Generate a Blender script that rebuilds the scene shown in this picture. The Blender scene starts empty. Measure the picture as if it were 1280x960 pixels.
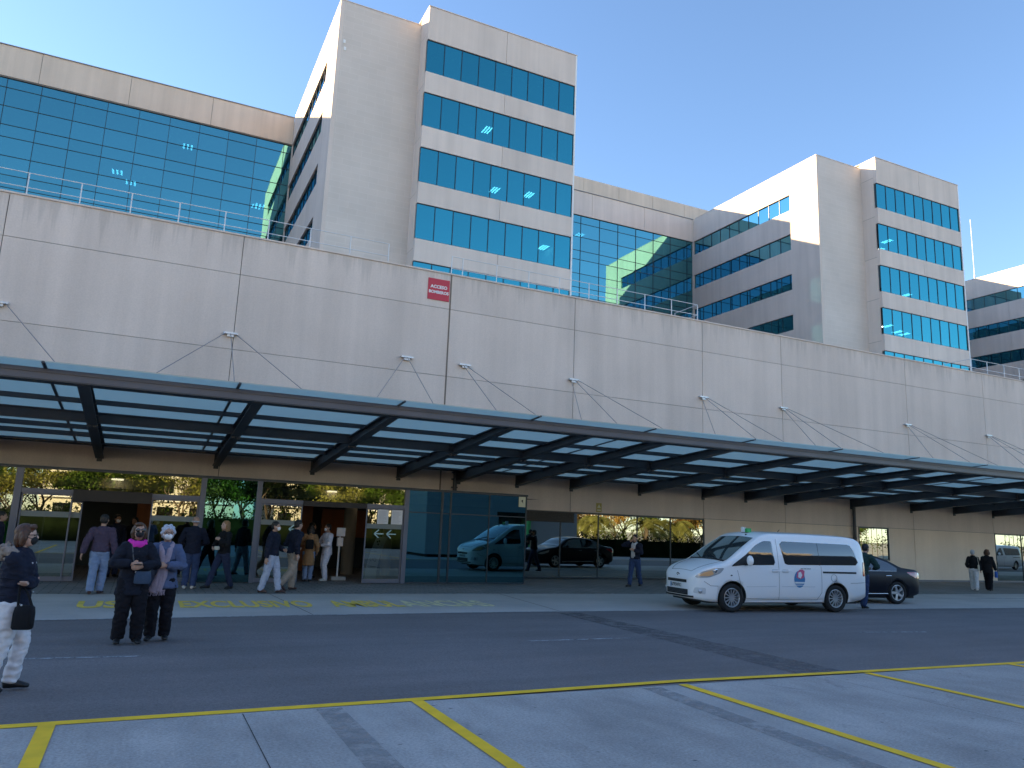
import bpy, bmesh, math, random
from mathutils import Vector, Matrix, noise as mnoise
random.seed(7)
R = math.radians
scene = bpy.context.scene
COL = scene.collection
Z = Vector((0, 0, 1))

# ------------------------------------------------------------------ helpers
class MB:
    """collects boxes, bars, tubes, prisms and linked as ONE mesh object"""
    def __init__(s):
        s.v = []; s.f = []; s.mi = []; s.sm = []
    def add(s, vs, fs, mi=0, smooth=False):
        n = len(s.v); s.v += [Vector(p) for p in vs]
        for f in fs:
            s.f.append([i + n for i in f]); s.mi.append(mi); s.sm.append(smooth)
        return s
    def box(s, x0, x1, y0, y1, z0, z1, mi=0):
        vs = [(x0,y0,z0),(x1,y0,z0),(x1,y1,z0),(x0,y1,z0),(x0,y0,z1),(x1,y0,z1),(x1,y1,z1),(x0,y1,z1)]
        return s.add(vs, [(0,3,2,1),(4,5,6,7),(0,1,5,4),(1,2,6,5),(2,3,7,6),(3,0,4,7)], mi)
    def quad(s, a, b, c, d, mi=0):
        return s.add([a,b,c,d], [(0,1,2,3)], mi)
    def bar(s, p, q, w, h, up=Z, mi=0):
        p = Vector(p); q = Vector(q); d = (q-p).normalized()
        side = d.cross(up)
        if side.length < 1e-5: side = d.cross(Vector((0,1,0)))
        side.normalize(); u = side.cross(d).normalized()
        vs = []
        for c in (p, q):
            for a, b in ((-1,-1),(1,-1),(1,1),(-1,1)):
                vs.append(c + side*a*w/2 + u*b*h/2)
        return s.add(vs, [(0,1,2,3),(7,6,5,4),(0,4,5,1),(1,5,6,2),(2,6,7,3),(3,7,4,0)], mi)
    def tube(s, pts, r, n=8, caps=True, mi=0, up=None):
        pts = [Vector(p) for p in pts]
        rs = r if isinstance(r, (list, tuple)) else [r]*len(pts)
        rings = []
        prev = None
        for i, p in enumerate(pts):
            d = (pts[min(i+1, len(pts)-1)] - pts[max(i-1, 0)]).normalized()
            if prev is None:
                a = d.cross(up or Z)
                if a.length < 1e-3: a = d.cross(Vector((0,1,0)))
                a.normalize()
            else:
                a = (prev - d*prev.dot(d))
                if a.length < 1e-4: a = d.cross(Z)
                a.normalize()
            prev = a; b = d.cross(a)
            rr = rs[i]; rx, ry = rr if isinstance(rr, (tuple, list)) else (rr, rr)
            rings.append([p + a*math.cos(2*math.pi*k/n)*rx + b*math.sin(2*math.pi*k/n)*ry for k in range(n)])
        vs = [v for ring in rings for v in ring]; fs = []
        for i in range(len(rings)-1):
            for k in range(n):
                k2 = (k+1) % n
                fs.append((i*n+k, (i+1)*n+k, (i+1)*n+k2, i*n+k2))
        s.add(vs, fs, mi, True)
        if caps:
            s.add(rings[0], [tuple(range(n))], mi); s.add(rings[-1], [tuple(range(n-1,-1,-1))], mi)
        return s
    def ball(s, c, r, nu=12, nv=8, mi=0, rot=None):
        c = Vector(c); rx, ry, rz = r if isinstance(r, (tuple, list)) else (r, r, r)
        vs = []
        for j in range(1, nv):
            t = math.pi*j/nv
            for i in range(nu):
                a = 2*math.pi*i/nu
                vs.append(Vector((rx*math.sin(t)*math.cos(a), ry*math.sin(t)*math.sin(a), rz*math.cos(t))))
        vs += [Vector((0,0,rz)), Vector((0,0,-rz))]
        if rot is not None: vs = [rot @ v for v in vs]
        vs = [c+v for v in vs]
        fs = []
        for j in range(nv-2):
            for i in range(nu):
                i2 = (i+1) % nu
                fs.append((j*nu+i, (j+1)*nu+i, (j+1)*nu+i2, j*nu+i2))
        top = (nv-1)*nu
        for i in range(nu):
            i2 = (i+1) % nu
            fs.append((top, i, i2)); fs.append((top+1, (nv-2)*nu+i2, (nv-2)*nu+i))
        return s.add(vs, fs, mi, True)
    def prism(s, poly, axis, a, b, mi=0):
        """poly = 2D outline; axis 'y': (x,z) extruded y=a..b ; 'x': (y,z) ; 'z': (x,y)"""
        def P(u, v, t):
            return {'y': (u,t,v), 'x': (t,u,v), 'z': (u,v,t)}[axis]
        n = len(poly)
        vs = [P(u,v,a) for u,v in poly] + [P(u,v,b) for u,v in poly]
        fs = [tuple(range(n)), tuple(range(2*n-1, n-1, -1))] + [(i, i+n, (i+1)%n+n, (i+1)%n) for i in range(n)]
        return s.add(vs, fs, mi)
    def mesh(s, name, mats, off=None, fix=True):
        me = bpy.data.meshes.new(name)
        o = Vector(off) if off is not None else Vector((0,0,0))
        me.from_pydata([tuple(v-o) for v in s.v], [], s.f)
        for i, p in enumerate(me.polygons):
            p.material_index = s.mi[i]; p.use_smooth = s.sm[i]
        for m in (mats if isinstance(mats, (list, tuple)) else [mats]): me.materials.append(m)
        if fix:
            bm = bmesh.new(); bm.from_mesh(me)
            bmesh.ops.recalc_face_normals(bm, faces=bm.faces); bm.to_mesh(me); bm.free()
        me.update()
        return me

def link(o, parent=None):
    COL.objects.link(o)
    if parent is not None: o.parent = parent
    return o
def obj(name, mb, mats, parent=None, kind=None, label=None, cat=None, group=None, bevel=0, loc=None, fix=True):
    """ONE mesh object. With a top-level parent, coordinates are given in world space of an unrotated parent unless parent['local']"""
    off = None
    if parent is not None:
        p = parent; off = Vector((0,0,0)); local = False
        while p is not None:
            local = local or bool(p.get('local_space')); off += p.location; p = p.parent
        if local: off = None
    if loc is not None: off = Vector(loc)
    o = bpy.data.objects.new(name, mb.mesh(name, mats, off, fix))
    if loc is not None: o.location = loc
    link(o, parent)
    if kind: o['kind'] = kind
    if label: o['label'] = label
    if cat: o['category'] = cat
    if group: o['group'] = group
    if bevel:
        m = o.modifiers.new('bevel', 'BEVEL'); m.width = bevel; m.segments = 2; m.limit_method = 'ANGLE'; m.angle_limit = R(40)
    return o
LOCALS = set()
def thing(name, label, cat, loc=(0,0,0), rotz=0, group=None, local=False):
    o = bpy.data.objects.new(name, None); link(o)
    o.location = loc; o.rotation_euler = (0,0,rotz); o.empty_display_size = .3
    o['label'] = label; o['category'] = cat
    if group: o['group'] = group
    if local: o['local_space'] = 1
    return o
def dup(o, parent=None):
    c = o.copy(); COL.objects.link(c)
    if parent is not None: c.parent = parent
    for ch in list(o.children): dup(ch, c)
    return c

def text_mb(body, size, mat_fn, depth=.004, align='CENTER', bold=0.0):
    """flat lettering as mesh verts; mat_fn maps (u,v,w) -> world point"""
    cu = bpy.data.curves.new('t', 'FONT'); cu.body = body; cu.size = size; cu.align_x = align; cu.align_y = 'CENTER'
    cu.extrude = depth/2; cu.offset = bold; cu.resolution_u = 3
    o = bpy.data.objects.new('t', cu); COL.objects.link(o)
    dg = bpy.context.evaluated_depsgraph_get()
    me = bpy.data.meshes.new_from_object(o.evaluated_get(dg))
    mb = MB(); mb.add([mat_fn(*v.co) for v in me.vertices], [tuple(p.vertices) for p in me.polygons])
    bpy.data.objects.remove(o); bpy.data.curves.remove(cu); bpy.data.meshes.remove(me)
    return mb

# ------------------------------------------------------------------ materials
def newmat(name):
    m = bpy.data.materials.new(name); m.use_nodes = True
    nt = m.node_tree; nt.nodes.clear()
    out = nt.nodes.new('ShaderNodeOutputMaterial')
    return m, nt, out
def N(nt, typ, **kw):
    n = nt.nodes.new(typ)
    for k, v in kw.items(): setattr(n, k, v)
    return n
def setin(n, **kw):
    for k, v in kw.items(): n.inputs[k.replace('_', ' ')].default_value = v
def mixc(nt, a, b, fac, blend='MIX'):
    n = N(nt, 'ShaderNodeMix', data_type='RGBA', blend_type=blend)
    for sock, val in ((n.inputs[0], fac), (n.inputs[6], a), (n.inputs[7], b)):
        if isinstance(val, bpy.types.NodeSocket): nt.links.new(val, sock)
        elif isinstance(val, (int, float)): sock.default_value = val
        else: sock.default_value = (*val, 1) if len(val) == 3 else val
    return n.outputs[2]
def ramp(nt, src, lo, hi, a=0., b=1.):
    n = N(nt, 'ShaderNodeMapRange'); nt.links.new(src, n.inputs[0])
    n.inputs[1].default_value = lo; n.inputs[2].default_value = hi; n.inputs[3].default_value = a; n.inputs[4].default_value = b
    return n.outputs[0]
def coords(nt, scale=(1,1,1), mode='pos', rot=(0,0,0)):
    if mode == 'pos': src = N(nt, 'ShaderNodeNewGeometry').outputs['Position']
    else: src = N(nt, 'ShaderNodeTexCoord').outputs['Object']
    mp = N(nt, 'ShaderNodeMapping'); nt.links.new(src, mp.inputs[0]); mp.inputs[3].default_value = scale; mp.inputs[2].default_value = rot
    return mp.outputs[0]
def noise_tex(nt, vec, scale, detail=4, rough=.55, dist=0):
    n = N(nt, 'ShaderNodeTexNoise'); nt.links.new(vec, n.inputs['Vector'])
    n.inputs['Scale'].default_value = scale; n.inputs['Detail'].default_value = detail; n.inputs['Roughness'].default_value = rough; n.inputs['Distortion'].default_value = dist
    return n.outputs[0]
def scale_col(c, k): return tuple(x*k for x in c)
def surf(name, col, rough=.8, metal=0., blotch=.0, bscale=.4, fine=0., fscale=40., streak=0., bump=0., bumpscale=60., spec=.5, coat=0., mode='pos', sscale=(1.6,1.6,.07), island=0., runs=None):
    m, nt, out = newmat(name)
    b = N(nt, 'ShaderNodeBsdfPrincipled'); nt.links.new(b.outputs[0], out.inputs[0])
    c = None
    def mul(c, fac_socket, amt):
        f = ramp(nt, fac_socket, .3, .7, 1-amt, 1+amt)
        g = N(nt, 'ShaderNodeVectorMath', operation='SCALE')
        if c is None: g.inputs[0].default_value = col
        else: nt.links.new(c, g.inputs[0])
        nt.links.new(f, g.inputs['Scale'])
        return g.outputs[0]
    if blotch: c = mul(c, noise_tex(nt, coords(nt, mode=mode), bscale, 5), blotch)
    if streak: c = mul(c, noise_tex(nt, coords(nt, sscale, mode=mode), 1.0, 4, .6), streak)
    if fine: c = mul(c, noise_tex(nt, coords(nt, mode=mode), fscale, 3), fine)
    if island:
        gi = N(nt, 'ShaderNodeNewGeometry'); f = ramp(nt, gi.outputs['Random Per Island'], 0, 1, 1-island, 1+island)
        g = N(nt, 'ShaderNodeVectorMath', operation='SCALE'); nt.links.new(c, g.inputs[0]); nt.links.new(f, g.inputs['Scale']); c = g.outputs[0]
    if runs:      # rain-washed dirt runs below a coping at height z, each with its own length
        z0, ln_ = runs
        gp = N(nt, 'ShaderNodeNewGeometry'); sx = N(nt, 'ShaderNodeSeparateXYZ'); nt.links.new(gp.outputs['Position'], sx.inputs[0])
        nn = noise_tex(nt, coords(nt, (3.2,3.2,.0)), 1.0, 5, .7)
        lim = ramp(nt, nn, .42, .72, z0+.05, z0-ln_)
        d = N(nt, 'ShaderNodeMath', operation='SUBTRACT'); nt.links.new(sx.outputs[2], d.inputs[0]); nt.links.new(lim, d.inputs[1])
        k = ramp(nt, d.outputs[0], 0, .5, 0, .20)
        c = mixc(nt, c, (.22,.20,.18), k)
    if c is None: b.inputs['Base Color'].default_value = (*col, 1)
    else: nt.links.new(c, b.inputs['Base Color'])
    b.inputs['Roughness'].default_value = rough; b.inputs['Metallic'].default_value = metal
    b.inputs['Specular IOR Level'].default_value = spec
    b.inputs['Coat Weight'].default_value = coat; b.inputs['Coat Roughness'].default_value = .04
    if bump:
        bp = N(nt, 'ShaderNodeBump'); bp.inputs['Strength'].default_value = bump; bp.inputs['Distance'].default_value = .01
        nt.links.new(noise_tex(nt, coords(nt, mode=mode), bumpscale, 4), bp.inputs['Height']); nt.links.new(bp.outputs[0], b.inputs['Normal'])
    return m
def glass(name, tint, through, refl=.55, rough=.004, edge=.35, wav=.0, body=None, bodyamt=0.):
    """mirror-coated architectural glass: tinted reflection + tinted see-through"""
    m, nt, out = newmat(name)
    g = N(nt, 'ShaderNodeBsdfGlossy'); g.inputs['Roughness'].default_value = rough
    gi = N(nt, 'ShaderNodeNewGeometry'); oi = N(nt, 'ShaderNodeObjectInfo')
    ad = N(nt, 'ShaderNodeMath', operation='ADD'); nt.links.new(gi.outputs['Random Per Island'], ad.inputs[0]); nt.links.new(oi.outputs['Random'], ad.inputs[1])
    fr_ = N(nt, 'ShaderNodeMath', operation='FRACT'); nt.links.new(ad.outputs[0], fr_.inputs[0])
    vs_ = N(nt, 'ShaderNodeVectorMath', operation='SCALE'); vs_.inputs[0].default_value = tint; nt.links.new(ramp(nt, fr_.outputs[0], 0, 1, .95, 1.05), vs_.inputs['Scale']); nt.links.new(vs_.outputs[0], g.inputs['Color'])
    t = N(nt, 'ShaderNodeBsdfTransparent'); t.inputs['Color'].default_value = (*through, 1)
    lw = N(nt, 'ShaderNodeFresnel'); lw.inputs['IOR'].default_value = 1.5
    fac = ramp(nt, lw.outputs[0], 0.04, 1., refl, min(1., refl+edge+.3))
    src = t.outputs[0]
    if body:
        d = N(nt, 'ShaderNodeBsdfDiffuse'); d.inputs['Color'].default_value = (*body, 1)
        m0 = N(nt, 'ShaderNodeMixShader'); m0.inputs[0].default_value = bodyamt
        nt.links.new(t.outputs[0], m0.inputs[1]); nt.links.new(d.outputs[0], m0.inputs[2]); src = m0.outputs[0]
    mx = N(nt, 'ShaderNodeMixShader'); nt.links.new(fac, mx.inputs[0]); nt.links.new(src, mx.inputs[1]); nt.links.new(g.outputs[0], mx.inputs[2])
    if wav:
        bp = N(nt, 'ShaderNodeBump'); bp.inputs['Strength'].default_value = wav; bp.inputs['Distance'].default_value = .02
        nt.links.new(noise_tex(nt, coords(nt), .7, 1), bp.inputs['Height']); nt.links.new(bp.outputs[0], g.inputs['Normal'])
    nt.links.new(mx.outputs[0], out.inputs[0])
    return m
def emit(name, col, k):
    m, nt, out = newmat(name)
    e = N(nt, 'ShaderNodeEmission'); e.inputs[0].default_value = (*col, 1); e.inputs[1].default_value = k
    nt.links.new(e.outputs[0], out.inputs[0]); return m

M = {}
M['concrete'] = surf('pale_concrete', (.66,.565,.505), .9, blotch=.06, bscale=.28, streak=.07, fine=.05, fscale=22, bump=.12, bumpscale=35, island=.035)
M['concrete_front'] = surf('front_concrete', (.66,.565,.505), .9, blotch=.07, bscale=.28, streak=.07, fine=.05, fscale=22, bump=.12, bumpscale=35, island=.03, runs=(10.84, 1.5))
M['concrete_low'] = surf('lower_concrete', (.74,.63,.53), .9, blotch=.07, bscale=.4, streak=.05, fine=.04, fscale=22, bump=.12, bumpscale=35)  # paler than the upper wall, standing in for light beneath the canopy
M['concrete_warm'] = surf('warm_concrete', (.62,.52,.43), .9, blotch=.06, bscale=.3, streak=.08, fine=.04, fscale=22)
M['joint'] = surf('joint_gap', (.16,.15,.14), .95)
M['sealant'] = surf('brown_sealant', (.20,.16,.13), .9)
M['steel'] = surf('dark_steel', (.058,.066,.080), .5, blotch=.18, bscale=1.2, spec=.4)
M['steel_light'] = surf('fascia_steel', (.115,.125,.165), .45, blotch=.1, bscale=.8, spec=.4)
M['alu'] = surf('grey_aluminium', (.13,.145,.185), .45, metal=.3)
M['frame_dark'] = surf('dark_frame', (.015,.03,.042), .4)
M['galv'] = surf('galvanised_steel', (.55,.57,.60), .4, metal=.6)
M['rod'] = surf('tie_rod_steel', (.22,.22,.24), .5)
M['white_rail'] = surf('white_rail', (.66,.66,.67), .5)
M['black'] = surf('black_metal', (.006,.006,.007), .5)
M['asphalt'] = surf('asphalt', (.055,.055,.062), .9, blotch=.14, bscale=.35, fine=.35, fscale=90, bump=.5, bumpscale=120)
M['far_ground'] = surf('far_ground', (.36,.33,.27), .95, blotch=.3, bscale=.1)  # made pale to bounce sunlight onto the shaded front
M['tower_glass'] = glass('tower_glass', (.045,.40,.44), (.03,.22,.32), .62, body=(.006,.10,.16), bodyamt=.35)
M['curtain_glass'] = glass('curtain_glass', (.14,.47,.50), (.02,.17,.27), .63, body=(.005,.07,.13), bodyamt=.5, wav=.006)
M['side_glass'] = glass('side_glass', (.10,.34,.46), (.02,.1,.16), .6, body=(.004,.05,.10), bodyamt=.4)
M['door_glass'] = glass('door_glass', (.62,.68,.60), (.5,.58,.55), .46)
M['blue_glass'] = glass('blue_glass', (.13,.37,.43), (.05,.10,.14), .60)
M['recess_glass'] = glass('recess_glass', (.62,.70,.66), (.12,.17,.19), .6)
def frosted(name, tr_col, thr_col):
    m, nt, out = newmat(name)
    a = N(nt, 'ShaderNodeBsdfTranslucent'); a.inputs[0].default_value = (*tr_col, 1)
    b = N(nt, 'ShaderNodeBsdfTransparent'); b.inputs[0].default_value = (*thr_col, 1)
    g = N(nt, 'ShaderNodeBsdfGlossy'); g.inputs['Roughness'].default_value = .15; g.inputs[0].default_value = (.8,.9,1,1)
    mx = N(nt, 'ShaderNodeMixShader'); mx.inputs[0].default_value = .35; nt.links.new(a.outputs[0], mx.inputs[1]); nt.links.new(b.outputs[0], mx.inputs[2])
    m2 = N(nt, 'ShaderNodeMixShader'); m2.inputs[0].default_value = .08; nt.links.new(mx.outputs[0], m2.inputs[1]); nt.links.new(g.outputs[0], m2.inputs[2])
    nt.links.new(m2.outputs[0], out.inputs[0]); return m
M['canopy_glass'] = frosted('canopy_glass', (.66,.74,.70), (.56,.64,.61))
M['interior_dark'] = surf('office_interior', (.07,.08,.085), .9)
M['interior_wall'] = surf('lobby_wall', (.30,.27,.22), .8)
M['wood'] = surf('orange_wood_panel', (.30,.085,.02), .5, streak=.15, sscale=(6,6,.4))
M['lamp'] = emit('lit_tube_lamp', (.9,1.,1.), 4.)
M['lobby_lamp'] = emit('lit_downlight', (1.,.85,.65), .7)
M['paper'] = surf('white_paper', (.72,.72,.74), .8)
M['red'] = surf('red_sign', (.55,.030,.055), .5)
M['white'] = surf('white_paint', (.78,.78,.78), .5)
M['yellow'] = None
M['frost'] = surf('frosted_film', (.20,.22,.21), .7)
M['grey_ink'] = surf('grey_ink', (.42,.42,.45), .8)
M['board_grey'] = surf('grey_board', (.34,.36,.36), .6)
M['blind'] = surf('roller_blind', (.22,.30,.33), .9)
def worn_paint(name, col, wear_lo, wear_hi, scale=9):
    m, nt, out = newmat(name)
    b = N(nt, 'ShaderNodeBsdfPrincipled'); b.inputs['Roughness'].default_value = .75
    f = ramp(nt, noise_tex(nt, coords(nt), 3., 3), .3, .7, .85, 1.1)
    g = N(nt, 'ShaderNodeVectorMath', operation='SCALE'); g.inputs[0].default_value = col; nt.links.new(f, g.inputs['Scale'])
    nt.links.new(g.outputs[0], b.inputs['Base Color'])
    t = N(nt, 'ShaderNodeBsdfTransparent'); mx = N(nt, 'ShaderNodeMixShader')
    nt.links.new(ramp(nt, noise_tex(nt, coords(nt), scale, 6, .7), wear_lo, wear_hi), mx.inputs[0])
    nt.links.new(t.outputs[0], mx.inputs[1]); nt.links.new(b.outputs[0], mx.inputs[2]); nt.links.new(mx.outputs[0], out.inputs[0])
    return m
M['yellow'] = worn_paint('yellow_road_paint', (.95,.53,.012), .18, .33)
M['yellow_old'] = worn_paint('old_yellow_paint', (.85,.58,.10), .14, .44, 6)
M['cream_old'] = worn_paint('old_cream_paint', (.70,.62,.36), .16, .48, 6)
M['white_line'] = worn_paint('worn_white_paint', (.42,.43,.45), .32, .62, 7)

def apron_material():
    m, nt, out = newmat('parking_concrete')
    b = N(nt, 'ShaderNodeBsdfPrincipled'); nt.links.new(b.outputs[0], out.inputs[0]); b.inputs['Roughness'].default_value = .88
    base = (.375,.343,.322)
    f1 = ramp(nt, noise_tex(nt, coords(nt), .55, 6, .6), .3, .7, .78, 1.18)
    f2 = ramp(nt, noise_tex(nt, coords(nt), 38, 5, .75), .3, .7, .66, 1.3)
    f3 = ramp(nt, noise_tex(nt, coords(nt, (1.6, .5, 1)), 1.6, 5, .65), .35, .65, .88, 1.10)   # tyre wear
    g = N(nt, 'ShaderNodeMath', operation='MULTIPLY'); nt.links.new(f1, g.inputs[0]); nt.links.new(f2, g.inputs[1])
    g2 = N(nt, 'ShaderNodeMath', operation='MULTIPLY'); nt.links.new(g.outputs[0], g2.inputs[0]); nt.links.new(f3, g2.inputs[1])
    v = N(nt, 'ShaderNodeVectorMath', operation='SCALE'); v.inputs[0].default_value = base; nt.links.new(g2.outputs[0], v.inputs['Scale'])
    # oil stains and chewing-gum spots
    vo = N(nt, 'ShaderNodeTexVoronoi'); nt.links.new(coords(nt, (.75,1.25,0)), vo.inputs['Vector']); vo.inputs['Scale'].default_value = 3.4
    spots = ramp(nt, vo.outputs['Distance'], .03, .075, 1, 0)
    pick = ramp(nt, vo.outputs['Color'], .30, .36, 0, 1)
    sp = N(nt, 'ShaderNodeMath', operation='MULTIPLY'); nt.links.new(spots, sp.inputs[0]); nt.links.new(pick, sp.inputs[1])
    sp2 = N(nt, 'ShaderNodeMath', operation='MULTIPLY'); nt.links.new(sp.outputs[0], sp2.inputs[0]); sp2.inputs[1].default_value = .85
    c = mixc(nt, v.outputs[0], (.045,.045,.05), sp2.outputs[0])
    st = ramp(nt, noise_tex(nt, coords(nt), .9, 5, .7, 1.2), .62, .74, 0, .55)
    c = mixc(nt, c, (.11,.11,.12), st)
    nt.links.new(c, b.inputs['Base Color'])
    bp = N(nt, 'ShaderNodeBump'); bp.inputs['Strength'].default_value = .35; bp.inputs['Distance'].default_value = .01
    nt.links.new(noise_tex(nt, coords(nt), 70, 5), bp.inputs['Height']); nt.links.new(bp.outputs[0], b.inputs['Normal'])
    return m
def asphalt_material():
    m, nt, out = newmat('road_asphalt')
    b = N(nt, 'ShaderNodeBsdfPrincipled'); nt.links.new(b.outputs[0], out.inputs[0]); b.inputs['Roughness'].default_value = .85
    f1 = ramp(nt, noise_tex(nt, coords(nt), .35, 6, .6), .3, .7, .86, 1.14)
    f2 = ramp(nt, noise_tex(nt, coords(nt), 45, 5, .8), .3, .7, .55, 1.5)
    f3 = ramp(nt, noise_tex(nt, coords(nt, (.12, 1.3, 1)), 1.1, 3, .6), .35, .65, .9, 1.1)
    g = N(nt, 'ShaderNodeMath', operation='MULTIPLY'); nt.links.new(f1, g.inputs[0]); nt.links.new(f2, g.inputs[1])
    g2 = N(nt, 'ShaderNodeMath', operation='MULTIPLY'); nt.links.new(g.outputs[0], g2.inputs[0]); nt.links.new(f3, g2.inputs[1])
    v = N(nt, 'ShaderNodeVectorMath', operation='SCALE'); v.inputs[0].default_value = (.146,.128,.126); nt.links.new(g2.outputs[0], v.inputs['Scale'])
    vo = N(nt, 'ShaderNodeTexVoronoi'); nt.links.new(coords(nt, (1,1,0)), vo.inputs['Vector']); vo.inputs['Scale'].default_value = 1.4
    a = ramp(nt, vo.outputs['Distance'], .03, .06, .5, 0); pk = ramp(nt, vo.outputs['Color'], .62, .66)
    sp = N(nt, 'ShaderNodeMath', operation='MULTIPLY'); nt.links.new(a, sp.inputs[0]); nt.links.new(pk, sp.inputs[1])
    nt.links.new(mixc(nt, v.outputs[0], (.22,.21,.2), sp.outputs[0]), b.inputs['Base Color'])
    bp = N(nt, 'ShaderNodeBump'); bp.inputs['Strength'].default_value = .5; bp.inputs['Distance'].default_value = .01
    nt.links.new(noise_tex(nt, coords(nt), 110, 4), bp.inputs['Height']); nt.links.new(bp.outputs[0], b.inputs['Normal'])
    return m
M['apron'] = apron_material(); M['road'] = asphalt_material()
M['strip'] = surf('strip_concrete', (.43,.39,.36), .88, blotch=.12, bscale=.5, streak=.06, sscale=(.15,2.4,1), fine=.12, fscale=60, bump=.3, bumpscale=80)
M['strip_far'] = surf('strip_concrete_dark', (.13,.14,.155), .88, blotch=.12, bscale=.5, fine=.12, fscale=60)
M['patch'] = worn_paint('sealed_dark_strip', (.315,.292,.282), .36, .72, 4)
M['patch_road'] = worn_paint('road_patch', (.130,.116,.115), .36, .72, 4)
M['crack'] = surf('ground_joint', (.03,.03,.032), .95)
def paver_material():
    m, nt, out = newmat('sidewalk_paving')
    b = N(nt, 'ShaderNodeBsdfPrincipled'); nt.links.new(b.outputs[0], out.inputs[0]); b.inputs['Roughness'].default_value = .8
    br = N(nt, 'ShaderNodeTexBrick'); nt.links.new(coords(nt), br.inputs['Vector'])
    br.offset = 0.5; br.inputs['Scale'].default_value = 1; br.inputs['Brick Width'].default_value = .4; br.inputs['Row Height'].default_value = .2
    br.inputs['Mortar Size'].default_value = .012; br.inputs['Color1'].default_value = (.24,.225,.215,1); br.inputs['Color2'].default_value = (.195,.185,.178,1); br.inputs['Mortar'].default_value = (.055,.057,.06,1)
    f = ramp(nt, noise_tex(nt, coords(nt), .6, 5), .3, .7, .85, 1.15)
    g = N(nt, 'ShaderNodeVectorMath', operation='SCALE'); nt.links.new(br.outputs[0], g.inputs[0]); nt.links.new(f, g.inputs['Scale'])
    nt.links.new(g.outputs[0], b.inputs['Base Color'])
    return m
M['paver'] = paver_material()

# ground sheet to the horizon, then surfaces each 4 mm above the last
def sheet(name, pts, z, m, res=None):
    mb = MB(); mb.add([(x,y,z) for x,y in pts], [tuple(range(len(pts)))])
    return obj(name, mb, m, kind='structure')
sheet('ground', [(-3000,-3000),(3000,-3000),(3000,3000),(-3000,3000)], -.012, M['far_ground'])
sheet('road', [(-120,-8),(160,-8),(160,16.6),(-120,16.6)], -.008, M['road'])
FRONT = [(-120,14.85),(-9,14.9),(-1.3,15.03),(3,15.25),(7.5,15.38),(14,15.2),(24.3,14.85),(60,14.4),(160,13.8)]
sheet('ambulance_strip', FRONT + [(160,19.3),(23,19.25),(9,19.6),(-120,19.6)], -.004, M['strip'])
sheet('sidewalk', [(-120,19.6),(9,19.6),(23,19.25),(160,19.3),(160,25.6),(-120,25.6)], -.0025, M['paver'])
sheet('parking_apron', [(-120,-30),(160,-30),(160,7.85),(-120,7.85)], 0, M['apron'])
sheet('sealed_patch', [(1.63,-2),(1.98,-2),(1.98,7.78),(1.73,7.78)], .004, M['patch'])
sheet('sealed_patch', [(5.12,-2),(5.40,-2),(5.76,7.78),(5.50,7.78)], .004, M['patch'])
sheet('sealed_patch', [(8.2,7.99),(9.1,7.99),(9.0,15.1),(8.45,15.1)], -.004, M['patch_road'])
sheet('ground_joint', [(1.057,-2),(1.065,-2),(1.065,7.78),(1.057,7.78)], .004, M['crack'])
sheet('ground_joint', [(8.4,-2),(8.406,-2),(8.406,7.78),(8.4,7.78)], .004, M['crack'])
sheet('ground_joint', [(3.2,15.3),(3.215,15.3),(3.02,19.55),(3.005,19.55)], 0, M['crack'])
sheet('ground_joint', [(8.66,15.45),(8.68,15.45),(9.09,19.5),(9.07,19.5)], 0, M['crack'])
# painted lines
def ribbon(name, pts, w, z, m):
    mb = MB(); n = len(pts); L = []; Rr = []
    for i, p in enumerate(pts):
        a = Vector((*pts[max(0,i-1)],0)); b = Vector((*pts[min(n-1,i+1)],0)); d = (b-a).normalized(); s = Vector((-d.y,d.x,0))*w/2
        q = Vector((*p,z)); L.append(q+s); Rr.append(q-s)
    mb.add(L+Rr, [(i,i+1,n+i+1,n+i) for i in range(n-1)])
    return obj(name, mb, m, kind='structure')
ribbon('kerb_line', [(-40,7.86),(-.8,7.86),(2.74,7.92),(6.2,8.04),(9.25,7.95),(12.5,7.88),(60,7.7)], .13, .005, M['yellow'])
for x in (-.5, 2.77, 6.13, 9.27, 12.4, 15.6, -3.7):
    ribbon('bay_line', [(x,-1.0),(x,7.84)], .13, .008, M['yellow'])
ribbon('edge_line', FRONT, .07, 0, M['white_line'])
ribbon('edge_line', [(4.2,19.56),(9,19.56),(16.7,19.45),(23,19.21),(60,19.25)], .08, .003, M['white_line'])
ribbon('edge_line', [(16.72,19.4),(17.05,17.7),(17.32,15.96)], .08, 0, M['cream_old'])
ribbon('edge_line', [(26.5,17.7),(29.5,17.55),(45,17.0)], .16, 0, M['white_line'])
for a, b in (((-4,11.4),(.22,11.2)), ((5.87,11.46),(7.84,11.48)), ((13.25,11.32),(14.92,11.1)), ((20,11),(22,10.9))):
    ribbon('lane_dash', [a, b], .07, -.003, M['white_line'])
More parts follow.
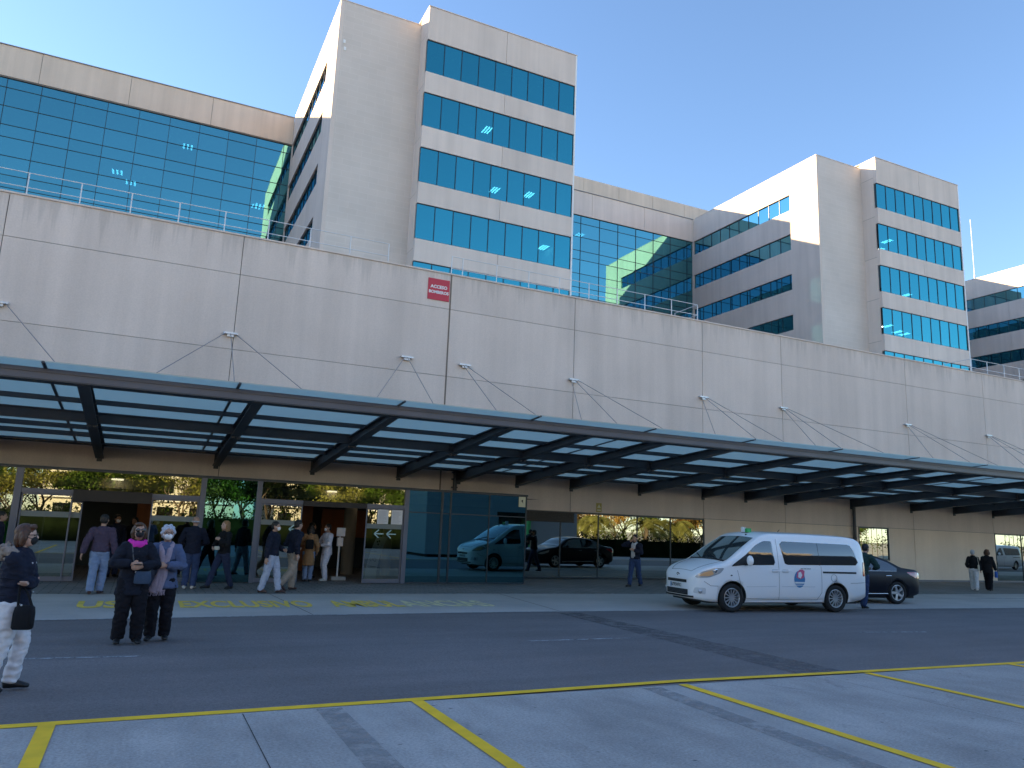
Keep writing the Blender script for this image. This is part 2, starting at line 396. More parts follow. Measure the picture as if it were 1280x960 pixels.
# yellow lettering along the strip: letter strokes lean and thin out towards the right as in the place
def letter_map(u, v, w):
    x = -.93 + u; t = max(0, min(1, (x+.93)/8.6))
    yc = 17.35 - .28*t
    return Vector((x, yc + v*1.75, .001 + w))
def put_text(body, x0, x1, mat):
    cu_w = text_mb(body, 1.0, lambda u,v,w: Vector((u,v,w)), 0.0, 'LEFT', bold=.034)
    mx = max(p.x for p in cu_w.v); mn = min(p.x for p in cu_w.v)
    k = (x1-x0)/(mx-mn)
    mb = MB(); mb.add([letter_map((p.x-mn)*k + x0+.93, p.y*.98, 0) for p in cu_w.v], cu_w.f)
    return obj('ground_lettering', mb, mat, kind='structure')
put_text('USO', -.9, .42, M['yellow_old'])
put_text('EXCLUSIVO', .92, 3.55, M['yellow_old'])
put_text('AMBUL', 3.95, 5.5, M['yellow_old'])
put_text('ANCIAS', 5.53, 7.65, M['cream_old'])
def tile_material():
    m, nt, out = newmat('ribbed_tile')
    b = N(nt, 'ShaderNodeBsdfPrincipled'); nt.links.new(b.outputs[0], out.inputs[0]); b.inputs['Roughness'].default_value = .75
    br = N(nt, 'ShaderNodeTexBrick'); br.offset = .5
    tc = N(nt, 'ShaderNodeNewGeometry'); sx = N(nt, 'ShaderNodeSeparateXYZ'); nt.links.new(tc.outputs['Position'], sx.inputs[0])
    ad = N(nt, 'ShaderNodeMath', operation='ADD'); nt.links.new(sx.outputs[0], ad.inputs[0]); nt.links.new(sx.outputs[1], ad.inputs[1])
    cx = N(nt, 'ShaderNodeCombineXYZ'); nt.links.new(ad.outputs[0], cx.inputs[0]); nt.links.new(sx.outputs[2], cx.inputs[1])
    nt.links.new(cx.outputs[0], br.inputs['Vector'])
    br.inputs['Scale'].default_value = 1; br.inputs['Brick Width'].default_value = 1.2; br.inputs['Row Height'].default_value = .4
    br.inputs['Mortar Size'].default_value = .012; br.inputs['Color1'].default_value = (.60,.53,.475,1); br.inputs['Color2'].default_value = (.625,.55,.495,1); br.inputs['Mortar'].default_value = (.67,.60,.55,1)
    f = ramp(nt, noise_tex(nt, coords(nt), .3, 5), .3, .7, .93, 1.07)
    g = N(nt, 'ShaderNodeVectorMath', operation='SCALE'); nt.links.new(br.outputs[0], g.inputs[0]); nt.links.new(f, g.inputs['Scale'])
    nt.links.new(g.outputs[0], b.inputs['Base Color'])
    return m
M['tile'] = tile_material()
M['soot'] = surf('blue_grey_roof', (.25,.26,.28), .9)

ROWS = [(31.08,33.43),(27.2,29.6),(23.3,25.72),(19.47,21.86),(15.6,18.0)]
SROWS = [(31.35,32.88),(27.55,29.07),(23.78,25.27),(20.05,21.47),(16.2,17.7)]

def wob(mb, quad, rnd, a=.0035):
    """one glass pane, very slightly out of true like real glazing"""
    c = sum((Vector(q) for q in quad), Vector())/4
    mb.quad(*quad)
    return mb

def pane_grid(mb, x0, x1, zs, xs, y, rnd, axis='y', tilt=.004):
    """panes between xs and zs on plane y, each with its own tiny tilt"""
    for i in range(len(xs)-1):
        for j in range(len(zs)-1):
            a, b = rnd.uniform(-tilt, tilt), rnd.uniform(-tilt, tilt)
            w = xs[i+1]-xs[i]; h = zs[j+1]-zs[j]
            o = [(-a*w/2 - b*h/2), (a*w/2 - b*h/2), (a*w/2 + b*h/2), (-a*w/2 + b*h/2)]
            P = [(xs[i],zs[j]),(xs[i+1],zs[j]),(xs[i+1],zs[j+1]),(xs[i],zs[j+1])]
            if axis == 'y': q = [Vector((p[0], y+d, p[1])) for p, d in zip(P, o)]
            else: q = [Vector((y+d, p[0], p[1])) for p, d in zip(P, o)]
            mb.quad(*q)

def make_tower(k, label, full=True):
    Xb = 13.6 + 42.45*k; Xs = Xb - 5.55; Xe = Xb + 11.37
    rnd = random.Random(40+k)
    t = thing('ward_tower', label, 'hospital tower', (Xs+8, 52, 10.5), group='ward towers above the podium')
    W = MB()      # bay: spandrel bands
    zb = [10.5] + [z for r in reversed(ROWS) for z in r] + [35.85]
    for i in range(0, len(zb), 2):
        xm = Xb + 5.75
        if i+1 < len(zb):
            for a, b in ((Xb+.004, xm-.012), (xm+.012, Xe-.10)):
                W.box(a, b, 44.0, 44.3, zb[i], zb[i+1])
    if full:
        obj('spandrel', W, M['concrete'], t)
    C = MB(); C.box(Xe-.098, Xe+.02, 43.985, 44.35, 10.5, 35.86)
    obj('corner_strip', C, M['white'], t)
    B = MB()      # side walls, roof, rear block
    zc = [10.5, 15.3, 18.9, 22.7, 26.5, 30.3, 34.0, 35.84]
    for a, b in zip(zc[:-1], zc[1:]):
        B.box(Xb, Xb+.12, 44.301, 45.62, a+.012, b-.012)
    B.box(Xb+.02, Xb+.12, 44.31, 45.7, 10.5, 35.8)
    B.box(Xe-.3, Xe+.015, 44.36, 63.5, 10.5, 35.84)
    B.box(Xb+.13, Xe-.31, 44.31, 62.4, 35.45, 35.8)
    obj('side_wall', B, M['concrete'], t)
    J = MB(); J.box(Xb+.005, Xb+.11, 44.302, 45.6, 10.5, 35.8); obj('panel_joint', J, M['joint'], t)
    S = MB()      # stair block with ribbed tile face
    S.box(Xs+.25, Xb-.001, 45.6, 48.5, 10.5, 35.4)
    obj('stair_block', S, M['tile'], t)
    E_ = MB(); E_.box(Xs, Xs+.249, 45.601, 48.83, 10.5, 35.405)
    zs = [10.5] + [z for r in reversed(SROWS) for z in r] + [35.4]
    for i in range(0, len(zs), 2):
        for a, b in ((48.831, 55.4), (55.42, 62.5)):
            E_.box(Xs, Xs+.3, a, b, zs[i], zs[i+1])
    E_.box(Xs+.31, Xb+.1, 48.51, 62.4, 35.0, 35.38); E_.box(Xs+.002, Xs+.3, 62.501, 75, 10.5, 35.0)
    obj('flank_wall', E_, M['concrete'], t)
    # rooms: dark office interior, one per floor, and lit ceiling lamps
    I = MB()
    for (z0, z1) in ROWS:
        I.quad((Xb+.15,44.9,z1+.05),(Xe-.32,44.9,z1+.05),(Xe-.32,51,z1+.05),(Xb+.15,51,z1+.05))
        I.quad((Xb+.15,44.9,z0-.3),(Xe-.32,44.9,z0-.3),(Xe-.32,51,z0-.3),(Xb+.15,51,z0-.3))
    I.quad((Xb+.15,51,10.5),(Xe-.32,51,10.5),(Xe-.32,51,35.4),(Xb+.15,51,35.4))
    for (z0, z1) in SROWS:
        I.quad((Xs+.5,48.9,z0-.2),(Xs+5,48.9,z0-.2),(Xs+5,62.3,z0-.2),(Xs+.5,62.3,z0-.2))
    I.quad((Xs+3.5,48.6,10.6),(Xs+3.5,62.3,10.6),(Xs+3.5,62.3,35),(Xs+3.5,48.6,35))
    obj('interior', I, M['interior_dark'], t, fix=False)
    n = 9
    for r, (z0, z1) in enumerate(ROWS):
        fr = MB(); wp = (Xe-.10-Xb)/n
        for i in range(n+1):
            x = Xb + wp*i
            fr.box(max(Xb+.01,x-.022), min(Xe-.101,x+.022), 44.05, 44.11, z0, z1)
        fr.box(Xb+.01, Xe-.101, 44.07, 44.115, z0+.001, z0+.05); fr.box(Xb+.01, Xe-.101, 44.07, 44.115, z1-.05, z1-.001)
        f = obj('window_frame', fr, M['frame_dark'], t)
        for i in range(n):
            g = MB(); pane_grid(g, 0, 0, [z0, z1], [Xb+wp*i, Xb+wp*(i+1)], 44.09, rnd, tilt=.003)
            obj('window', g, M['tower_glass'], t, fix=False)
            if rnd.random() < .35:   # blind half drawn
                bl = MB(); h = rnd.uniform(.5, 2.2); bl.box(Xb+wp*i+.05, Xb+wp*(i+1)-.05, 44.3, 44.32, z1-h, z1)
                obj('blind', bl, M['blind'], t)
            if rnd.random() < .27 and k < 2:
                L = MB(); xc = Xb+wp*(i+.5); yy = rnd.uniform(46.0, 49)
                for q in range(3): L.box(xc-.28+q*.2, xc-.20+q*.2, yy, yy+.95, z1+.0, z1+.03)
                obj('ceiling_lamp', L, M['lamp'], t)
    for r, (z0, z1) in enumerate(SROWS):
        fr = MB(); nn = 10; wp = (62.5-48.83)/nn
        for i in range(nn+1):
            y = 48.83+wp*i; fr.box(Xs+.1, Xs+.16, y-.02, y+.02, z0, z1)
        fr.box(Xs+.12, Xs+.165, 48.84, 62.5, z0+.001, z0+.05); fr.box(Xs+.12, Xs+.165, 48.84, 62.5, z1-.05, z1-.001)
        obj('window_frame', fr, M['frame_dark'], t)
        for i in range(nn):
            g = MB(); pane_grid(g, 0, 0, [z0, z1], [48.83+wp*i, 48.83+wp*(i+1)], Xs+.14, rnd, axis='x', tilt=.003)
            obj('window', g, M['side_glass'], t, fix=False)
    for (a, b) in ((Xs-.02, Xb+.02), (Xb-.03, Xe+.04)):
        cp = MB(); y0 = 45.57 if a < Xb-.1 else 43.96; zt = 35.41 if a < Xb-.1 else 35.865
        cp.box(a, b-(.06 if a < Xb-.1 else 0), y0, 62.3, zt, zt+.05); obj('roof_coping', cp, M['concrete'], t)
    if k == 0:
        v = MB(); v.box(Xs+.35,Xs+.5,45.56,45.6,32.35,32.6)
        obj('wall_vent', v, M['white'], t); v = MB(); v.box(Xs+.42,Xs+.57,45.56,45.6,31.85,32.1); obj('wall_vent', v, M['white'], t)
    return t
M['blind'] = surf('roller_blind', (.22,.30,.33), .9)
make_tower(0, 'tall pale ward tower with five window rows, directly behind the red sign')
make_tower(1, 'pale ward tower with sunlit flank, the middle one, right of the first tower')
make_tower(2, 'farthest pale ward tower at the right edge with only its striped flank showing')

def make_wing(x0, x1, label, warm, tier=None):
    t = thing('ward_wing', label, 'hospital wing', ((x0+x1)/2, 66, 10.5), group='glazed wings between the towers')
    rnd = random.Random(int(x0*7)+3)
    P = MB(); xs = [x0]
    j0 = -10.5 - 6.02*8
    js = [j0-36.12+6.02*i for i in range(36)] if x0 < 0 else [x0 + (x1-x0)/4*i for i in range(1,4)]
    js = [x0] + [j for j in js if x0+.5 < j < x1-.5] + [x1]
    for a, b in zip(js[:-1], js[1:]): P.box(a+.015, b-.015, 62.6, 62.9, 33.0 if x0 < 0 else 32.88, 35.40)
    obj('parapet', P, M['concrete_warm'] if warm else M['concrete'], t)
    J = MB(); J.box(x0, x1, 62.64, 62.88, 32.9, 35.3); obj('panel_joint', J, M['joint'], t)
    cp = MB(); cp.box(x0, x1, 62.52, 63.0, 35.41, 35.47); obj('roof_coping', cp, M['soot'], t)
    zt = 32.99 if x0 < 0 else 32.87
    zs = []
    z = zt
    pat = [.82, 1.44, 1.44, .94, 1.44, 1.44, .94, 1.44, 1.44, .94, 1.44, 1.44, .94, 1.44, 1.44, .94, 1.44]
    zs = [zt]
    for p in pat:
        z -= p
        if z < 11: break
        zs.append(z)
    zs = zs[::-1]
    base = -12.43 if x0 < 0 else 36.54 if x0 < 40 else 78.99
    cols = sorted(set([x0, x1] + [base+2.205*i for i in range(-40, 30) if x0+.3 < base+2.205*i < x1-.3]))
    g = MB(); pane_grid(g, 0, 0, zs, cols, 62.75, rnd, tilt=.0025)
    cw = obj('curtain_wall', g, M['curtain_glass'], t, fix=False)
    mu = MB()
    for x in cols[1:-1]: mu.box(x-.018, x+.018, 62.70, 62.79, zs[0], zt)
    for z in zs: mu.box(x0, x1, 62.706, 62.786, z-.016, z+.016)
    obj('mullion_grid', mu, M['frame_dark'], t)
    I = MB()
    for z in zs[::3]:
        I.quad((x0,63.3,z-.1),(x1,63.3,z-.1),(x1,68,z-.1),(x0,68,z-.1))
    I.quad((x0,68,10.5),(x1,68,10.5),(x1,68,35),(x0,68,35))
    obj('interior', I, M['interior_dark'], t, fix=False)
    for i in range(12 if x0 < 0 else 5):
        L = MB(); xc = rnd.uniform(max(x0,-14)+1, x1-1); zc = rnd.choice(zs[1:-1:3]) - .14; yy = rnd.uniform(64,66)
        for q in range(3): L.box(xc-.4+q*.3, xc-.28+q*.3, yy, yy+.9, zc-.03, zc)
        obj('ceiling_lamp', L, M['lamp'], t)
    rf = MB(); rf.box(x0, x1, 62.92, 75, 34.7, 35.0); rf.box(x0, x1, 74.9, 75.2, 10.5, 35.0)
    if x0 < 0: rf.box(x0-.3, x0, 62.6, 75.2, 10.5, 35.2)
    obj('roof', rf, M['soot'], t)
    if tier:
        u = MB(); u0, u1 = tier; n = 6
        for i in range(n):
            a = u0+(u1-u0)/n*i; b = u0+(u1-u0)/n*(i+1)
            u.box(a+.015, b-.015, 66, 66.4, 34.9, 38.85)
        u.box(u0, u1, 66.05, 74, 34.9, 38.8)
        obj('plant_storey', u, M['concrete_warm'], t)
    return t
make_wing(-90, 8.05, 'long blue curtain-walled wing under a warm beige parapet, left of the first tower', True)  # unseen left length added to keep the sun off the forecourt
make_wing(25.0, 50.5, 'blue curtain-walled wing with two parapet tiers between the first and second tower', False, (29.8, 56.5))
make_wing(67.45, 92.95, 'glazed wing mostly hidden behind the second tower, at the far right', False, (72.3, 99))

# ------------------------------------------------------------------ podium
pod = thing('hospital_podium', 'long pale concrete hospital front with jointed panels and glazed ground floor', 'hospital building', (20, 40, 0))
JX = [-40,-33,-26.5,-20,-13,-8.4,-4.5,2.05,9.35,14.62,20.95,25.45,33.7,39.75,45.9,52,58,64,70,76,82,90,100,120]
w = MB()
for a, b in zip(JX[:-1], JX[1:]):
    for z0, z1 in ((2.462,7.03),(7.045,9.53),(9.545,10.84)):
        w.box(a+.012, b-.012, 25.4, 25.6, z0, z1)
obj('facade_panel', w, M['concrete_front'], pod)
cp = MB(); cp.box(-40,120,25.36,25.9,10.845,10.90); obj('roof_coping', cp, M['concrete'], pod)
for run_ in (((20.99,25.45),(25.45,29.93)),((31.93,33.7),(33.7,39.8)),((46.5,52),(52,60),(60,120)),((11.6,12.55),)):
    w = MB()
    for a, b in run_: w.box(a+.012, b-.012, 25.4, 25.6, .0, 2.446)
    obj('ground_floor_wall', w, M['concrete_low'], pod)
w = MB()
w.box(-40,120,25.43,25.62,2.40,10.80)
for a, b in ((20.99,29.93),(31.93,39.8),(46.5,120),(11.6,12.55)): w.box(a,b,25.43,25.62,0,2.45)
obj('panel_joint', w, M['joint'], pod)
w = MB(); w.box(9.325,9.375,25.385,25.5,2.9,10.84); obj('expansion_joint', w, M['sealant'], pod)
w = MB(); w.box(-40,120,25.61,62.5,10.1,10.4); obj('roof', w, M['soot'], pod)
w = MB(); w.box(20.95,120,25.375,25.42,0,.09); obj('plinth', w, M['steel_light'], pod)
# stains under the roof edge
# recessed glazing right of the vestibule
def glazing(x0, x1, xs, y, z0, z1, gm, frame=.03):
    fr = MB()
    for x in xs: fr.box(x-frame/2, x+frame/2, y-.03, y+.03, z0, z1)
    fr.box(x0, x1, y-.025, y+.035, z1-.05, z1); fr.box(x0, x1, y-.025, y+.035, z0, z0+.06)
    obj('window_frame', fr, M['frame_dark'], pod)
    rnd = random.Random(int(x0*10))
    for a, b in zip(xs[:-1], xs[1:]):
        g = MB(); pane_grid(g, 0, 0, [z0+.03, z1-.03], [a, b], y, rnd, tilt=.0012)
        obj('window', g, gm, pod, fix=False)
glazing(12.55,20.95,[12.57,14.22,15.88,17.67,19.28,20.94],25.42,.02,2.44,M['recess_glass'])
glazing(29.95,31.92,[29.97,31.90],25.42,.95,2.44,M['recess_glass'])
glazing(39.82,46.5,[39.84,42.0,44.2,46.48],25.42,.02,2.44,M['recess_glass'])
w = MB(); w.box(29.94,31.93,25.42,25.6,0,.949); obj('ground_floor_wall', w, M['concrete_low'], pod)
lv = MB()
for i in range(7): lv.box(12.6,14.78,25.34,25.40,2.06+i*.055,2.09+i*.055)
lv.box(12.6,14.78,25.385,25.399,2.05,2.42)
obj('louvre', lv, M['black'], pod)
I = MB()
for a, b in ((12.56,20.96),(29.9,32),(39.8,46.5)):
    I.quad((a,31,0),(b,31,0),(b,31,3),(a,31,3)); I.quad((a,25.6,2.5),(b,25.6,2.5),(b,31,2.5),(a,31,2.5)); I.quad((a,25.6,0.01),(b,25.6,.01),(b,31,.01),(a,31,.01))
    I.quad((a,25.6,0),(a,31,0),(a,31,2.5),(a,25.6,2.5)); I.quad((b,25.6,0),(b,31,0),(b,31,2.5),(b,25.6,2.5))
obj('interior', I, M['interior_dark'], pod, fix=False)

# ------------------------------------------------------------------ glass entrance vestibule
ves = thing('entrance_vestibule', 'projecting glass entrance with two open sliding doorways and grey metal posts', 'entrance', (3, 23.5, 0))
VY = 22.8
posts = [(-2.91,-2.75),(1.43,1.57),(2.91,3.05),(7.27,7.41)]
for a, b in posts:
    p = MB(); p.box(a,b,VY-.06,VY+.10,0,2.80); obj('post', p, M['alu'], ves, bevel=.008)
h = MB(); h.box(-2.749,1.429,VY-.05,VY+.08,2.19,2.30); h.box(3.051,7.269,VY-.05,VY+.08,2.20,2.32)
obj('door_header', h, M['alu'], ves)
for a, b_, z0 in ((-1.60,.24,2.03),(4.22,6.09,2.17)):
    h = MB(); h.box(a,b_,VY-.10,VY-.051,z0,2.32); obj('door_operator', h, M['black'], ves)
h = MB(); h.box(-12,11.5,VY-.02,25.38,2.81,2.87); obj('roof', h, M['steel'], ves)
h = MB(); h.box(-12,11.47,VY-.04,VY-.021,2.795,2.86); obj('roof_edge', h, M['frame_dark'], ves)
def vpane(name, x0, x1, z0, z1, y, m, rnd=random.Random(5), parent=None):
    g = MB(); pane_grid(g,0,0,[z0,z1],[x0,x1],y,rnd,tilt=.0015); return obj(name, g, m, parent or ves, fix=False)
for a, b in ((-2.75,-.6),(-.6,1.43),(3.05,5.2),(5.2,7.27)): vpane('transom_window', a, b, 2.30, 2.80, VY, M['door_glass'])
for a, b in ((-9.5,-7.3),(-7.3,-5.1),(-5.1,-2.91)): vpane('window', a, b, .02, 2.80, VY, M['door_glass'])
vpane('window', 1.57, 2.91, .02, 2.80, VY, M['blue_glass'])
def leaf(x0, x1, y, ztop, handle=None):
    d = MB()
    for a, b in ((x0,x0+.035),(x1-.035,x1)): d.box(a,b,y-.02,y+.02,0.015,ztop)
    d.box(x0+.036,x1-.036,y-.02,y+.02,.015,.13); d.box(x0+.036,x1-.036,y-.02,y+.02,ztop-.04,ztop)
    f = obj('sliding_door', d, M['alu'], ves)
    g = MB(); g.quad((x0+.03,y,.1),(x1-.03,y,.1),(x1-.03,y,ztop-.03),(x0+.03,y,ztop-.03)); obj('pane', g, M['door_glass'], f, fix=False)
    s = MB(); s.box(x0+.04,x1-.04,y-.006,y-.004,1.60,1.74); obj('frosted_band', s, M['frost'], f)
    return f

leaf(-2.73,-1.60,VY+.0,2.185); leaf(.25,1.42,VY+.0,2.185)
leaf(-2.2,-1.36,VY+.09,2.02)
leaf(3.06,4.22,VY+.0,2.19); leaf(6.10,7.26,VY+.0,2.19)
# teal glass box right of the doors
fr = MB()
for x, ww in ((8.5,.07),(8.79,.05),(10.12,.03)): fr.box(x-ww/2,x+ww/2,VY-.03,VY+.05,.03,2.8)
fr.box(11.43,11.47,VY-.02,VY+.06,.03,2.8); fr.box(7.412,11.43,VY-.015,VY+.03,2.12,2.15); fr.box(7.412,11.43,VY-.025,VY+.04,.0,.05)
obj('window_frame', fr, M['frame_dark'], ves)
for a, b in ((7.41,8.5),(8.5,8.79),(8.79,10.12),(10.12,11.44)):
    for z0, z1 in ((.03,2.13),(2.14,2.80)): vpane('window', a, b, z0, z1, VY, M['blue_glass'])
g = MB(); g.quad((11.45,VY,.03),(11.45,25.36,.03),(11.45,25.36,2.8),(11.45,VY,2.8)); obj('window', g, M['blue_glass'], ves, fix=False)
# lobby
lob = MB()
lob.quad((-12,30,0),(12,30,0),(12,30,2.8),(-12,30,2.8)); lob.quad((-12,22.9,2.75),(12,22.9,2.75),(12,30,2.75),(-12,30,2.75))
lob.quad((-12,22.9,0),(-12,30,0),(-12,30,2.8),(-12,22.9,2.8)); lob.quad((11.4,23.2,0),(11.4,25.4,0),(11.4,25.4,2.75),(11.4,23.2,2.75)); lob.quad((12,25.6,0),(12,30,0),(12,30,2.8),(12,25.6,2.8))
obj('lobby_wall', lob, M['interior_dark'], ves, fix=False)
fl = MB(); fl.quad((-12,22.7,.006),(12,22.7,.006),(12,30,.006),(-12,30,.006)); obj('lobby_floor', fl, M['paver'], ves)
for a in ((-.1,.75,29,29.15,0.01,2.3),(5.0,5.6,28.2,28.35,.01,2.5),(6.0,7.9,28.5,28.6,1.2,2.2)):
    wd = MB(); wd.box(*a); obj('wood_panel', wd, M['wood'], ves)
for x, y, r in ((6.55,26.5,.22),(7.75,26.0,.17),(-3.4,26.5,.22)):
    cc = MB(); cc.tube([(x,y,.01),(x,y,2.7)], r, 16); obj('column', cc, M['interior_wall'], ves)
for x, y in ((-.7,25.2),(.3,27.2),(5.6,25.4),(6.9,26.2),(2.2,26),(-2,26.5)):
    l = MB(); l.tube([(x,y,2.70),(x,y,2.74)], .16, 12); obj('ceiling_lamp', l, M['lobby_lamp'], ves)
# ------------------------------------------------------------------ things on the building
def on_wall_text(body, size, x, y, z, bold=.0, depth=.004):
    return text_mb(body, size, lambda u,v,w: Vector((x+u, y-w, z+v)), depth, bold=bold)
sg = thing('fire_access_sign', 'red square sign with white lettering on the upper concrete wall', 'sign', (8.88,25.38,9.8))
b = MB(); b.box(8.46,9.29,25.37,25.398,9.8,10.6); obj('panel', b, M['red'], sg, bevel=.005)
obj('lettering', on_wall_text('ACCESO', .165, 8.875, 25.366, 10.29, .006), M['white'], sg)
obj('lettering', on_wall_text('BOMBEROS', .150, 8.875, 25.366, 10.09, .006), M['white'], sg)
ws = thing('camera_notice', 'small cream square notice at the top corner of the teal glass entrance', 'sign', (11.28,22.77,2.46))
M['cream'] = surf('cream_plastic', (.62,.62,.46), .6)
b = MB(); b.box(11.16,11.40,22.765,22.782,2.46,2.79); obj('panel', b, M['cream'], ws)
b = MB(); b.ball((11.28,22.762,2.66),(.03,.008,.035)); b.bar((11.27,22.762,2.63),(11.31,22.762,2.59),.02,.01); obj('symbol', b, M['black'], ws)
ys = thing('warning_sign', 'small yellow sign on the lower wall above the mirrored windows', 'sign', (15.88,25.38,2.5))
M['yel_sign'] = surf('yellow_plastic', (.42,.34,.10), .6)
b = MB(); b.box(15.76,16.0,25.385,25.398,2.5,2.84); obj('panel', b, M['yel_sign'], ys)
b = MB(); b.prism([(15.80,2.66),(15.96,2.66),(15.88,2.80)], 'y', 25.380, 25.384); b.box(15.8,15.96,25.38,25.384,2.55,2.60); obj('symbol', b, M['cream'], ys)
for x, lab in ((6.61,'white printed notice taped to the glass, left one of the pair right of the doorway'),(7.05,'white printed notice taped to the glass beside the post, right one of the pair')):
    p = thing('notice', lab, 'notice', (x, VY-.03, 1.75), group='printed notices on the entrance glass')
    b = MB(); b.box(x-.17,x+.17,VY-.032,VY-.028,1.745,2.17); obj('sheet', b, M['paper'], p)
    ln = MB(); rr = random.Random(int(x*9))
    for i in range(14): ln.box(x-.14, x-.14+rr.uniform(.18,.28), VY-.0345, VY-.0325, 1.775+i*.026, 1.783+i*.026)
    obj('printed_lines', ln, M['grey_ink'], p)
M_arrow = M['arrow'] = surf('pale_blue_vinyl', (.45,.66,.68), .6)
def arrow(x, z, lab):
    a = MB(); y0 = VY-.031
    a.box(x-.10,x+.17,y0,y0+.003,z-.014,z+.014)
    a.bar((x-.12,y0+.0035,z),(x+.02,y0+.0035,z+.12),.03,.003,up=Vector((0,1,0))); a.bar((x-.12,y0+.0035,z),(x+.02,y0+.0035,z-.12),.03,.003,up=Vector((0,1,0)))
    o = obj('arrow_sticker', a, M['arrow'], label=lab, cat='sticker', group='arrows on the entrance glass')
arrow(6.50, 1.45, 'pale blue arrow sticker on the glass under the first printed notice')
arrow(6.88, 1.45, 'pale blue arrow sticker on the glass nearest the right post')
arrow(4.95, 1.42, 'pale arrow sticker on glass inside the open right doorway, left of two') if False else None
arrow(4.0, 1.50, 'pale arrow sticker on the left sliding leaf behind the walking men')
# the lobby's visitor board behind the right sidelight and sanitiser stand
bd = thing('lobby_banner', 'grey leaning display banner behind the glass beside the right doorway', 'banner', (6.55,23.4,0))
b = MB(); pts = [(6.40+.10*t*t*3-.06, 23.35, 1.35*t) for t in [i/10 for i in range(11)]]
for a, c in zip(pts[:-1], pts[1:]): b.add([(a[0],a[1],a[2]),(a[0]+.34,a[1],a[2]),(c[0]+.34,c[1],c[2]),(c[0],c[1],c[2]),(a[0],a[1]+.02,a[2]),(a[0]+.34,a[1]+.02,a[2]),(c[0]+.34,c[1]+.02,c[2]),(c[0],c[1]+.02,c[2])],[(0,1,2,3),(7,6,5,4),(0,3,7,4),(1,5,6,2),(2,6,7,3),(0,4,5,1)])
obj('board', b, M['board_grey'], bd)
b = MB()
for (x,z) in ((6.66,1.2),(6.72,1.22),(6.69,1.12)): b.ball((x,23.34,z),(.03,.006,.03))
for z in (.95,.90,.45): b.box(6.48,6.66,23.34,23.347,z,z+.012)
obj('printing', b, M['black'], bd)
obj('printing', text_mb('UQ', .14, lambda u,v,w: Vector((6.56+u,23.342-w,.66+v)), .003), M['black'], bd)
sn = thing('sanitiser_stand', 'white hand sanitiser stand on a flat base in the right doorway', 'stand', (5.62,23.9,0))
b = MB(); b.box(5.42,5.86,23.72,24.0,.01,.12); obj('base', b, M['board_grey'], sn, bevel=.01)
b = MB(); b.tube([(5.62,23.88,.12),(5.62,23.88,1.4)], .03, 8); obj('pole', b, M['white'], sn)
b = MB(); b.box(5.53,5.72,23.80,23.9,1.02,1.28); obj('dispenser', b, M['white'], sn, bevel=.02)
b = MB(); b.box(5.50,5.76,23.80,23.85,1.32,1.58); obj('sign_plate', b, M['paper'], sn)
# downpipes
for x, z0, z1, lab in ((9.86,2.93,3.8,'short dark downpipe from the canopy above the teal glass entrance'),(29.55,.0,3.8,'dark downpipe running down the wall behind the white van')):
    b = MB(); b.tube([(x,25.28,z0),(x,25.28,z1)], .075, 10)
    o = thing('downpipe', lab, 'downpipe', (x,25.28,z0), group='downpipes under the canopy')
    obj('pipe', b, M['steel'], o); c = MB()
    for z in (z0+.15,(z0+z1)/2,z1-.2): c.box(x-.1,x+.1,25.25,25.40,z,z+.04)
    obj('bracket', c, M['steel'], o)
# roof railings
def railing(xs, y, lab, ret0=None, ret1=None):
    t = thing('roof_railing', lab, 'railing', ((xs[0]+xs[-1])/2, y, 10.4), group='railings along the podium roof')
    for x in xs:
        p = MB(); p.tube([(x,y,10.4),(x,y,11.80)], .02, 8); obj('post', p, M['white_rail'], t)
    r = MB()
    for z in (11.80, 11.33): r.tube([(xs[0],y,z),(xs[-1],y,z)], .015, 8)
    for x in (ret0, ret1):
        if x is not None:
            for z in (11.80,11.33): r.tube([(x,y,z),(x,y+1.6,z)], .016, 8)
            r.tube([(x,y+1.6,10.4),(x,y+1.6,11.8)], .016, 8)
    obj('rail', r, M['white_rail'], t)
railing([-18.3+1.41*i for i in range(19)] , 26.0, 'thin white roof railing left of the red sign, before the blue glazed wing')
railing([9.55,10.0,11.42,12.82,14.21,15.6,16.98,18.38,19.78,21.19], 26.0, 'thin white roof railing above and right of the red sign, ending in a corner', ret1=21.19)
railing([39.89,41.23,42.71,44.08,45.5,46.9,48.3,49.7,51.1,52.5], 26.0, 'thin white roof railing at the right end of the podium roof', ret0=39.89)
# mast
ms = thing('antenna_mast', 'thin white antenna mast on the roof against the sky at the right', 'antenna', (109.7,70,35))
b = MB(); b.tube([(109.7,70,35),(109.7,70,42)], .09, 6); b.tube([(109.7,70,42),(109.7,70,51)], .045, 6); obj('pole', b, M['white_rail'], ms)
b = MB(); b.tube([(109.6,70,41.6),(109.8,70,42.1)], .13, 6); obj('clamp', b, M['white_rail'], ms)

